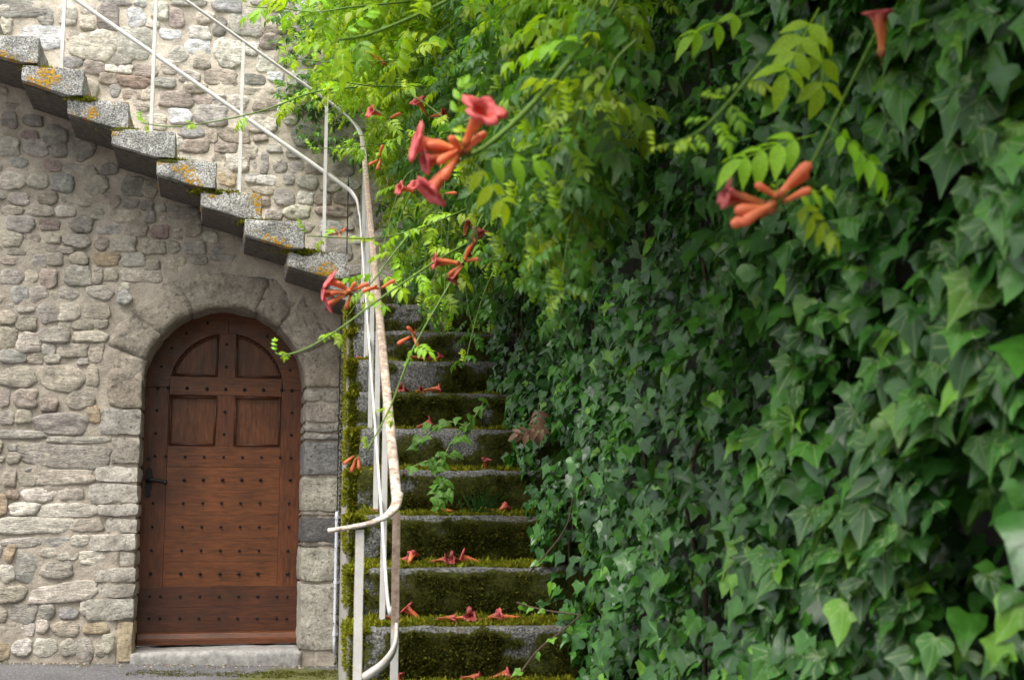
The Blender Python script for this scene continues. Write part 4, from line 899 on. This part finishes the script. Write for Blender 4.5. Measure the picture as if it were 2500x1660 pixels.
cluster((1895, 498, 1.6), [('b', .55, .72, .3, .062), ('b', .75, .6, .2, .055), ('b', .5, .3, .4, .042), (3, -.95, .3, .25, .062), ('b', -.9, .05, .3, .06), ('b', -.9, -.25, .4, .06), ('b', -.75, -.38, .3, .06), ('b', -.6, .4, .3, .04)])
o = cluster((2147, 158, 1.7), [(2, -.06, 1, .1, .066)])
for q, fl in (((945, 290, 4.6), [(0, -.6, .3, .5, .07), ('b', .6, .3, .3, .05)]), ((1045, 285, 4.6), [(0, -.3, .6, .5, .07), (1, .8, .2, .4, .065)]), ((925, 385, 4.7), [('b', .2, .7, .3, .05), ('b', -.5, -.3, .3, .045), ('b', -.2, -.7, .3, .05)]), ((945, 160, 4.5), [(2, -.65, .6, .3, .08)]),
              ((1215, 90, 4.8), [(1, .4, .4, .5, .07), (1, .9, .05, .3, .06)]), ((1205, 185, 4.8), [(2, .35, -.8, .2, .07)]), ((1040, 480, 4.4), [(1, -.3, .5, .5, .07), ('b', .6, -.2, .3, .05)]), ((1085, 475, 4.4), [('b', -.8, -.3, .3, .055), ('b', .8, .1, .3, .045)]), ((1015, 470, 4.4), [(1, -.6, .2, .5, .065)]), ((1245, 480, 4.4), [('b', -.3, -.8, .3, .06)]),
              ((1135, 590, 4.1), [(3, .1, .8, .3, .06)]), ((827, 568, 3.8), [('b', -.5, .5, .3, .024), ('b', .4, .5, .3, .022), ('b', .1, -.5, .3, .02), ('b', -.7, -.1, .3, .022), ('b', .7, .1, .3, .018)]), ((1010, 820, 3.55), [('b', -.6, -.3, .4, .045), ('b', -.3, .4, .4, .04), ('b', .3, -.5, .4, .04)]), ((870, 1112, 3.45), [('b', -.3, -.8, .3, .04), ('b', -.6, -.4, .3, .035), ('b', .1, -.8, .3, .035)])):
    cluster(q, fl)
# ------------------------------------------------------------------ flowers fallen on the steps
GRP = 'trumpet flowers fallen on the steps'
def fallen(px_, py_, i, kind, dx, dy, dz, s, label, lift=.02):
    z = SZ+SR*i+lift; p = at_z(px_, py_, z)
    y0 = SY+ST*i+.02
    if not (y0 < p[1] < y0+ST): p = at(px_, py_, y0+.1); p[2] = z
    o = obj('fallen_flower', FM[kind]); d = np.array([dx, dy, dz]); orient(o, p-d/np.linalg.norm(d)*s*.4, d, (0, -.2, 1), s); tag(o, label, 'flower', GRP)
st = {-1: 'the lowest step in view', 0: 'the second step from the bottom', 1: 'the third step from the bottom', 2: 'the fourth step from the bottom', 3: 'the fifth step from the bottom', 4: 'the sixth step from the bottom', 5: 'the seventh step from the bottom', 6: 'the eighth step from the bottom'}
for a in ((1015, 1502, 0, 2, -.55, .2, .6, .075, 'orange trumpet flower tipped up on {}, red mouth raised'), (951, 1506, 0, 3, -.8, .2, .1, .06, 'shrivelled orange flower beside the rail post on {}'), (1085, 1508, 0, 3, .9, .1, .1, .06, 'wilted brownish flower in the middle of {}'),
          (1128, 1518, 0, 2, .9, -.1, .12, .075, 'orange trumpet flower at the left of the pile on {}'), (1158, 1512, 0, 4, -.3, -.8, .35, .065, 'dark red flower facing out, heart of the pile on {}'), (1190, 1508, 0, 4, .7, .3, .2, .065, 'crimson flower at the right of the pile on {}'), (1248, 1512, 0, 1, -.95, -.2, .12, .075, 'orange trumpet flower at far right of {}'),
          (1000, 1368, 1, 2, .15, .3, .5, .062, 'salmon flower standing up at the left of {}'), (1068, 1376, 1, 4, .8, -.2, .2, .058, 'small red and orange flower near the edge of {}'), (1120, 1370, 1, 4, -.6, -.5, .25, .062, 'dark red flower lying against another on {}'), (1155, 1366, 1, 1, -.85, .1, .35, .08, 'orange trumpet flower with yellow tip at right on {}'), (972, 1370, 1, 3, .5, .2, .1, .055, 'shrivelled red flower behind the rail post on {}'),
          (1088, 1252, 2, 1, -.9, -.2, .2, .066, 'red mouthed flower in the middle of {}'), (1200, 1246, 2, 2, -.7, -.2, .2, .066, 'orange flower at right on {}, in front of another'), (1220, 1236, 2, 2, .5, .3, .5, .06, 'pink flower leaning up at the right end of {}'), (922, 1247, 2, 3, .7, .2, .1, .05, 'small orange flower scrap at the left end of {}'),
          (1186, 1134, 3, 4, .05, -.35, .9, .055, 'dark crimson flower standing alone on {}'), (1032, 1036, 4, 4, .7, -.1, .35, .066, 'dark red flower alone on {}'),
          (990, 950, 5, 4, -.4, -.6, .2, .062, 'crimson flower, leftmost of three on {}'), (1022, 953, 5, 3, .4, -.7, .15, .058, 'shrivelled flower, middle of three on {}'), (1052, 949, 5, 2, .85, .1, .2, .066, 'salmon flower, rightmost of three on {}'),
          (1016, 872, 6, 3, -.9, .0, .12, .06, 'flower at the left of the pair on {}'), (1036, 871, 6, 4, .4, -.6, .2, .06, 'red flower in the middle of {}'), (1065, 868, 6, 2, .4, -.3, .5, .055, 'orange flower at the right on {}'), (884, 866, 6, 3, -.6, .1, .1, .045, 'red flower scrap by the post on {}'),
          (938, 1652, -1, 2, .95, .1, .1, .07, 'orange flower at the left of {}'), (975, 1648, -1, 4, -.1, .2, .7, .055, 'red flower at the left of {}, tipped upright'), (1145, 1652, -1, 3, .8, -.3, .15, .07, 'crumpled orange flower in the middle of {}'), (1210, 1650, -1, 2, .8, .1, .3, .075, 'orange trumpet flower at the right of {}')):
    fallen(*a[:8], a[8].format(st[a[2]]))
# ------------------------------------------------------------------ little creeper trailing down the steps
CRP = thing('creeper', 'young light green creeper trailing down over the middle steps', 'creeper')
cl = []
for pts in (((1185, 975, 5.0), (1150, 1030, 4.95), (1110, 1070, 4.9), (1085, 1110, 4.85), (1065, 1140, 4.8), (1075, 1175, 4.78), (1095, 1200, 4.76)), ((1085, 1110, 4.85), (1045, 1125, 4.85), (1005, 1140, 4.9)), ((1140, 1040, 4.95), (1090, 1030, 5.), (1040, 1065, 5.), (1015, 1080, 5.)), ((1078, 1170, 4.78), (1070, 1200, 4.75), (1075, 1235, 4.72))):
    P = smooth_path(px(*pts), 7); V, Fc = tube(P, .0028, 5); obj('stem', mesh('stem', V, Fc, M['stem'], True, cols=np.array([(.14, .2, .04)]*len(V))), CRP)
    for i in range(2, len(P), 2):
        d = np.array([random.uniform(-1, 1), -.4, random.uniform(-.9, .2)]); n = np.array([random.gauss(0, .3), -.6, .7]); c = np.array([.09, .21, .025])*random.uniform(.7, 1.3)
        cl.append((P[i]+RNG.normal(0, .01, 3), frame(d, n), random.uniform(.03, .05), random.choice((1, 3)), c))
singles('leaf', IV_HI, cl, M['vineo'], CRP)
# withered brown frond caught in the ivy
df = thing('dry_frond', 'withered brown fern like frond caught in the ivy', 'frond')
for q, d, s in (((1315, 985, 4.35), (-.15, -.3, -1), .11), ((1345, 1045, 4.2), (-1, -.2, -.1), .11)):
    v, t = CP[4]; o = obj('frond', big_mesh('frond', v, t, M['petal'], np.tile([[.17, .09, .05]], (len(v), 1))), df); orient(o, at(*q), d, (-.4, -.8, .4), s)
# grass tuft
gt = []; gb = at(1165, 1230, 4.98)
V, T = [], []
for k in range(34):
    b = gb+np.array([random.gauss(0, .03), random.gauss(0, .02), -.03]); d = np.array([random.gauss(.3, .5), random.gauss(-.3, .3), 1.]); l = random.uniform(.06, .13); s = np.array([.0022, .001, 0]); i0 = len(V)
    m = b+d*l*.6; e = b+d*l+np.array([d[0]*.05, 0, -.03]); V += [b-s, b+s, m-s, m+s, e]; T += [(i0, i0+1, i0+3), (i0, i0+3, i0+2), (i0+2, i0+3, i0+4)]
tag(obj('grass_tuft', big_mesh('grass_tuft', np.array(V), np.array(T), M['ivy'], np.tile([[.03, .1, .03]], (len(V), 1)))), 'small tuft of dark grass on a step next to the ivy', 'grass')
